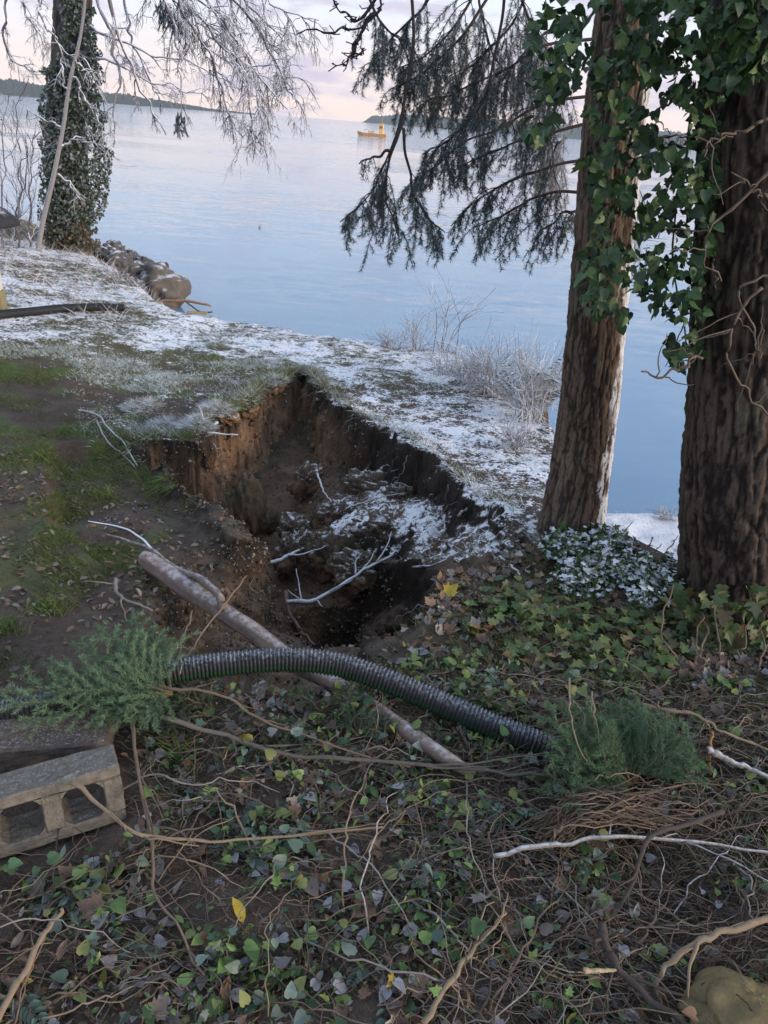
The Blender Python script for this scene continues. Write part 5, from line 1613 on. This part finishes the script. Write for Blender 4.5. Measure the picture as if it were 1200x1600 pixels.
for k, (st, lab) in enumerate([([(915, 945, 1.9), (925, 895, 2.05), (990, 815, 2.3)], 'long bare twig rising right of the middle fir'), ([(950, 880, 1.95), (1010, 868, 2.05), (1035, 850, 2.1)], 'nearly level bare twig over the snowy ivy mound'), ([(990, 900, 1.9), (1015, 850, 2.1), (1020, 838, 2.15)], 'upright bare twig behind the snowy ivy mound'),
                               ([(1020, 890, 1.95), (1045, 855, 2.1), (1060, 838, 2.15)], 'slanting bare twig beside the right trunk'), ([(985, 880, 1.95), (1003, 920, 1.92), (1008, 950, 1.9)], 'bare twig arching down over the snowy ivy mound')]):
    stick(st, 0, .0045, BRN, M_TWIG, 'bare_twig_shoot', lab, 'twig', 'bare twigs over the ivy mound', side=1)

# --- evergreen boughs lying on the ground
def evergreen_bough(name, label, root, tips, ln, per, colr, sub, shoot, wdt=.0011, n_tilt=.25, lift=.06):
    o = empty(name, root); tag(o, label, 'bough'); R0 = np.array(root)
    for t in tips:
        mb, nb = MB(), MB()
        t = np.array(t)
        P = wig([R0, (R0 + t) / 2 + np.array([0, 0, lift]), t], 16, .012)
        tube(mb, P - R0, np.linspace(.005, .002, 16), 4, (0.12, 0.09, 0.05))
        needles(nb, P - R0, per, ln, colr, .15, .9, wdt, 0, .3)
        d = P[-1] - P[0]; L = np.linalg.norm(d); d /= L
        up = np.array([0, -.35, 1.0]); sdv = np.cross(d, up); sdv /= np.linalg.norm(sdv)
        for k in range(sub):
            f = .2 + .75 * k / sub
            q = P[int(f * 15)]
            s = 1 if k % 2 else -1
            l2 = shoot * (1.15 - f) * rng.uniform(.7, 1.2)
            e = q + (d * .75 + sdv * s * .75 + rng.normal(0, n_tilt, 3) * .5) * l2
            sh = wig([q, (q + e) / 2 + np.array([0, 0, .008]), e], 7, .005) - R0
            tube(mb, sh, .0016, 3, (0.13, 0.10, 0.05), False)
            needles(nb, sh, per, ln, colr, .0, .9, wdt, 0, .3)
        s_ = mb.build('shoot', M_TWIG, o)
        nb.build('needles', M_NEEDLE, s_)


lt_ = [(205, 955), (150, 975), (110, 1005), (60, 1040), (20, 1055), (-20, 1115), (20, 1140), (-10, 1080), (235, 985), (180, 1020), (120, 1060), (150, 1120), (75, 1085), (210, 1130), (170, 990)]
evergreen_bough('evergreen_bough', 'green evergreen bough draped over the pipe at left', at_z(268, 1085, 2.15), [at_z(a, b, 2.16 + .06 * rng.random()) for a, b in lt_], .019, 1500, (0.16, 0.25, 0.14), 12, .16, lift=.02)
rt_ = [(840, 1120), (870, 1090), (905, 1110), (950, 1095), (1000, 1090), (1040, 1110), (1075, 1140), (850, 1180), (845, 1230), (880, 1260), (930, 1150), (990, 1140), (900, 1200), (1085, 1180), (860, 1150), (940, 1240), (1020, 1150)]
evergreen_bough('evergreen_pile', 'soft pile of green evergreen boughs at the right end of the pipe', at_z(985, 1225, 2.04), [at_z(a, b, 2.10 + .12 * rng.random()) for a, b in rt_], .021, 1500, (0.12, 0.20, 0.11), 13, .16, lift=.03)
for k, (px, py, lab) in enumerate([(560, 1150, 'small evergreen sprig beneath the pipe in the middle'), (610, 1165, 'evergreen sprig right beside the end of the log'), (420, 1125, 'evergreen sprig under the left half of the pipe'), (500, 1110, 'evergreen sprig just below the log and pipe crossing'), (330, 1110, 'evergreen sprig near the left bough under the pipe')]):
    c = hit(px, py, .03)
    evergreen_bough('evergreen_sprig', lab, c, [c + np.array([rng.normal(0, .14), rng.normal(0, .12), rng.uniform(0, .05)]) for _ in range(3)], .017, 1000, (0.07, 0.115, 0.07), 8, .07, lift=.03)

# --- little frosted sprigs among the litter (shared mesh, one object each)
def sprig_mesh():
    mb = MB()
    P = resample([(0, 0, 0), (0, .06, .02), (0, .13, .015)], 9)
    tube(mb, P, np.linspace(.0022, .001, 9), 4, (0.10, 0.10, 0.06))
    for k in range(8):
        for s in (-1, 1):
            f = np.array([[s * .8, .55, rng.normal(.1, .15)]]); R = rot_from(f, np.array([[0, 0, 1.0]]))
            scatter(mb, OVAL[0], OVAL[1], P[k:k + 1], R, np.array([[.06 * (1 - k * .07), .052 * (1 - k * .07), .05]]) * 1.0, np.array([(0.075, 0.115, 0.085)]) * rng.uniform(.7, 1.3))
    me = mb.mesh('fern_sprig'); me.materials.append(M_FLEAF)
    return me


SPR = [sprig_mesh() for _ in range(3)]
P = litter_pts(wn * (MY < 1.9), 34, .02)
for k in range(34):
    o = bpy.data.objects.new('fern_sprig', SPR[k % 3]); COL.objects.link(o)
    o.location = tuple(P[k]); o.rotation_euler = (rng.normal(.15, .3), rng.normal(0, .3), rng.uniform(0, 6.28)); s_ = rng.uniform(.4, .85); o.scale = (s_, s_, s_)
    o.parent = cover

# --- brush: countless dead vine stems; the larger ones singly
def brush_path(x, y, L, lift):
    a = rng.uniform(0, math.pi) if rng.random() < .4 else rng.normal(0, .5)
    n = 5; P = [np.array([x, y])]
    for k in range(n - 1):
        a += rng.normal(0, .35); P.append(P[-1] + np.array([math.cos(a), math.sin(a)]) * L / n)
    P = np.array(P); z = gz(P[:, 0], P[:, 1]) + lift * np.array([.3, 1, 1.2, .9, .2]) * rng.uniform(.4, 1.3) + .01
    return np.column_stack([P, z])


mb = MB()
bw = wn * (0.6 + 1.1 * sstep(MX, -.2, .6)) * sstep(1.95 - MY + .35 * (MX > .3), -.35, .2)
j, i = pick(bw * CLEAR, 2600)
for x, y in zip(MX[j, i], MY[j, i]):
    P = brush_path(x, y, rng.uniform(.12, .55), rng.uniform(.01, .07))
    c = np.array([TAN, BRN, DRK, GRY, BRN][rng.integers(5)]) * rng.uniform(.7, 1.2)
    tube(mb, wig(P, 12, .012, 4), np.linspace(1, .6, 12) * rng.uniform(.0010, .0028), 3, c, False, knob=.2)
tag(mb.build('dead_brush', M_TWIG), 'tangle of thin dead vine stems over the foreground slope', 'brush', kind='stuff')
MARKS = [(100, 1400, 'below the hollow block'), (330, 1230, 'right of the concrete blocks'), (420, 1420, 'around the bright yellow leaf'), (250, 1540, 'near the bottom left'), (520, 1560, 'along the bottom edge, left of centre'), (560, 1330, 'in the middle of the foreground'),
         (620, 1240, 'below the end of the log'), (760, 1300, 'left of the white frosted stick'), (800, 1420, 'below the white frosted stick'), (840, 1560, 'along the bottom edge, right of centre'), (960, 1400, 'beside the dark curved stick'), (1010, 1280, 'in the arched vine bundle'), (1120, 1380, 'at the right edge below the frosted stick'),
         (1140, 1500, 'near the smooth tan stick'), (1130, 1260, 'at the right edge above the frosted stick'), (720, 1500, 'beside the slanting light brown stick')]
j, i = pick(bw, 400)
used = set()
for x, y in zip(MX[j, i], MY[j, i]):
    P = brush_path(x, y, rng.uniform(.35, .8), rng.uniform(.03, .10)); ci = rng.integers(4); fr = rng.random() < .08
    v = P[2] - np.array([0, 0, CZ]); dpt = v @ CF; qx, qy = 600 + FPX * (v @ CR) / dpt, 800 - FPX * (v @ CU) / dpt
    mk = min(MARKS, key=lambda m_: (m_[0] - qx) ** 2 + (m_[1] - qy) ** 2)
    if math.hypot(mk[0] - qx, mk[1] - qy) > 90: continue
    word = 'frosted' if fr else ['tan', 'reddish brown', 'dark', 'grey'][ci]
    if (word, mk[2]) in used or len(used) >= 64: continue
    used.add((word, mk[2])); mb = MB()
    c = np.array([TAN, BRN, DRK, GRY][ci]) * rng.uniform(.9, 1.2)
    tube(mb, wig(P, 22, .010, 5) - P[0], np.linspace(1, .45, 22) * rng.uniform(.002, .0042), 5, c, knob=.2)
    o = mb.build('brush_stick', M_STICKF if fr else M_TWIG); o.location = tuple(P[0]); tag(o, 'thin crooked %s stick %s' % (word, mk[2]), 'stick', 'thin dead sticks in the foreground brush')
# arching bundle of vine roots
mb = MB()
for k in range(46):
    s0_ = at_z(850 + rng.normal(0, 22), 1305 + rng.normal(0, 12), 2.06); m0 = at_z(940 + rng.normal(0, 25), 1255 + rng.normal(0, 16), 2.15 + rng.uniform(0, .05)); e0 = at_z(1050 + rng.normal(0, 40), 1268 + rng.normal(0, 28), 2.07)
    tube(mb, wig([s0_, m0, e0], 16, .018, 4), np.linspace(.0032, .0018, 16), 4, np.array((.165, .115, .085)) * rng.uniform(.5, 1.3), False, knob=.2)
tag(mb.build('vine_bundle', M_TWIG), 'arched bundle of reddish brown dead vines below the evergreen pile', 'vines', kind='stuff')

# --- frosted shrubs, fern and stalks along the bank edge
def shrub(px, py, w, h, n, label, col=(.30, .28, .29), lo=.12, arch=.5, r=.006):
    b = hit(px, py); m = np.dot(b - np.array([0, 0, CZ]), CF) / FPX
    o = empty('frosted_shrub', b); tag(o, label, 'shrub', 'frosted shrubs along the bank'); w, h = w * m, h * m
    for k in range(n):
        mb = MB()
        a = rng.uniform(0, 6.28); q = rng.uniform(.2, 1)
        e = np.array([math.cos(a) * w * .75 * q, math.sin(a) * w * .6 * q, h * rng.uniform(lo, 1.0) ** 1.2])
        P = wig([np.array([e[0] * rng.uniform(0, .5), e[1] * rng.uniform(0, .5), -.03]), e * np.array([.45, .45, .6]), e + np.array([0, 0, -arch * .15 * h])], 12, .02)
        tube(mb, P, np.linspace(r, r * .4, 12), 4, np.array(col) * rng.uniform(.7, 1.2), False)
        for _ in range(6):
            i = rng.integers(3, 11); d = (P[i] - P[i - 1]) * 2 + rng.normal(0, .20, 3) * max(h, .25) + np.array([0, 0, .03])
            tube(mb, wig([P[i], P[i] + d * .6, P[i] + d], 6, .01), r * .4, 3, np.array(col) * rng.uniform(.8, 1.3), False)
        mb.build('stem', M_FTWIG, o)


for a in [(432, 498, 40, 18, 22, 'low frosted shrub left of the fern'), (560, 528, 70, 30, 34, 'low dark frosted shrub right of the fern', (.16, .13, .13)), (690, 550, 90, 120, 9, 'tall thin bare shrub with arching stems above the water', (.2, .17, .17), .6), (735, 565, 130, 110, 10, 'bare shrub with long slanting twigs above the water', (.2, .17, .17), .5),
          (770, 615, 110, 85, 60, 'dense frosted bush on the bank edge', (.38, .36, .37), .2), (735, 600, 90, 60, 34, 'frosted twiggy bush left of the dense one'), (825, 655, 95, 120, 64, 'white frosted bush beside the middle fir', (.42, .41, .42), .25), (650, 548, 70, 60, 18, 'thin frosted shrub on the bank middle'), (1040, 812, 40, 18, 14, 'small frosted twigs on the low snowy ledge'), (805, 700, 70, 50, 24, 'low frosted twigs at the bank edge below the white bush'),
          (700, 585, 90, 45, 30, 'low frosted bush in front of the tall bare shrub'), (610, 545, 60, 26, 24, 'low frosted shrub between the dark one and the bare shrubs')]:
    shrub(*a)
# dark and pale frosted seedling fronds
def fern(px, py, hpx, n, label, name, col, group=None, spread=.5):
    b = hit(px, py); m = np.dot(b - np.array([0, 0, CZ]), CF) / FPX; H = hpx * m
    o = empty(name, b); tag(o, label, 'fern', group)
    for k in range(n):
        mb = MB(); a = 6.28 * k / n + rng.normal(0, .3); q = spread * rng.uniform(.5, 1.2)
        e = np.array([math.cos(a) * H * q, math.sin(a) * H * q, H * rng.uniform(.6, 1)])
        P = resample([np.zeros(3), e * np.array([.35, .35, .7]), e], 14)
        tube(mb, P, np.linspace(.006, .002, 14), 3, col, False)
        T = np.gradient(P, axis=0); T /= np.linalg.norm(T, axis=1)[:, None]
        sv = np.cross(T, np.array([0, 0, 1.0])); sv /= np.linalg.norm(sv, axis=1)[:, None] + 1e-6
        for s in (-1, 1):
            idx = np.repeat(np.arange(2, 14), 2); Pp = P[idx] + T[idx] * rng.uniform(0, .02, (len(idx), 1))
            f = sv[idx] * s + T[idx] * .35 + np.array([0, 0, -.15])
            L = H * .20 * np.sin(np.linspace(.35, 3.0, len(idx)))
            scatter(mb, OVAL[0], OVAL[1], Pp, rot_from(f, np.tile([0, 0, 1.0], (len(idx), 1))), np.stack([L * .8, L, L], 1), np.tile(col, (len(idx), 1)) * rng.uniform(.7, 1.3, (len(idx), 1)))
        mb.build('frond', M_FERN, o)


M_FERN = mat_col('frosted_fern', .7, .3, 20, .1, 60, .2, frost=.75, flo=.1, fhi=.8, fscale=25)
fern(492, 520, 36, 9, 'pale green upright fern on the snowy bank edge', 'fern', (0.14, 0.17, 0.08))
fern(845, 650, 95, 14, 'frosted leafy conifer seedling left of the middle fir', 'frosted_seedling', (0.12, 0.16, 0.10), spread=.8)
fern(800, 630, 60, 10, 'smaller frosted leafy seedling on the bank edge', 'frosted_seedling', (0.12, 0.16, 0.10), spread=.9)
STALKS = ['dry stalk just right of the fern', 'short dry stalk right of the low dark shrub', 'dry stalk touching the right of the fern', 'dry stalk at the left foot of the tall thin bare shrub', 'dry stalk leaning before the tall thin bare shrub', 'tallest dry stalk above the low dark shrub', 'dry stalk farthest left on the bank edge, left of the fern', 'dry stalk standing in the low dark shrub', 'shortest dry stalk left of the low dark shrub']
for k, (px, py, hp_) in enumerate([(525, 518, 50), (598, 530, 32), (508, 512, 45), (612, 535, 40), (640, 540, 60), (585, 522, 70), (402, 492, 40), (570, 520, 60), (560, 516, 35)]):
    b = hit(px, py); m = np.dot(b - np.array([0, 0, CZ]), CF) / FPX; mb = MB()
    e = np.array([rng.normal(0, .05), 0, hp_ * m]); tube(mb, wig([np.zeros(3), e * .5, e], 10, .02), np.linspace(.006, .003, 10), 4, (0.2, 0.17, 0.16))
    o = mb.build('dry_stalk', M_FTWIG); o.location = tuple(b); tag(o, STALKS[k], 'stalk', 'dry stalks on the bank edge')
# frosted dry grass at the foot of the ivy-clad tree
n = 5000
j, i = pick((MY > 9.5) * (MY < 20) * sstep(-MX - 3.0, 0, 1) * (MX > -14) * (HZ > .5), n)
a = rng.uniform(0, 6.28, n); tl = rng.uniform(.2, 1.2, n)
R = rot_from(np.stack([np.cos(a) * tl, np.sin(a) * tl, np.full(n, .7)], 1), np.stack([np.cos(a + 1.5), np.sin(a + 1.5), np.full(n, .5)], 1)); L = rng.uniform(.10, .32, n)
mb = MB(); scatter(mb, BLADE[0], BLADE[1], GV[j, i], R, np.stack([np.full(n, .010), L, L], 1), np.array([(.5, .48, .47), (.38, .33, .28), (.6, .6, .64), (.27, .22, .17)])[rng.integers(0, 4, n)])
tag(mb.build('tall_frosted_grass', M_GRASS), 'long frosted grass around the foot of the ivy clad tree', 'grass', kind='stuff')
# yellow fallen leaves that stand out
for px, py, lab in ((697, 930, 'yellow leaf at the rim of the dark lower hole'), (380, 1443, 'bright yellow leaf in the foreground litter'), (750, 985, 'yellow leaf on the brown slope right of the hole')):
    mb = MB(); mb.add(OVAL[0] * .075 if py > 1400 else MAPLE[0] * .075, OVAL[1] if py > 1400 else MAPLE[1], None, (0.42, 0.29, 0.03))
    o = mb.build('yellow_leaf', M_LEAF); c = hit(px, py, .03); o.location = tuple(c); o.rotation_euler = (.5, .2, rng.uniform(0, 6)); tag(o, lab, 'leaf', 'yellow leaves')

# ------------------------------------------------------------------ the air: thin cold haze over the water
HB = MB(); box(HB, (0, 0, 150.), np.eye(3), (3300., 3300., 154.), (1, 1, 1))
hz = HB.build('haze', None, smooth=False)
hm = bpy.data.materials.new('cold_haze'); hm.use_nodes = True
ht = NT(hm.node_tree); hm.node_tree.nodes.clear()
pv = ht.n('ShaderNodeVolumePrincipled', ins={'Color': (0.86, 0.90, 1.0, 1), 'Density': 0.00015, 'Anisotropy': 0.0})
hmo = ht.n('ShaderNodeOutputMaterial'); hm.node_tree.links.new(pv.outputs[0], hmo.inputs['Volume'])
hz.data.materials.append(hm); tag(hz, kind='stuff')
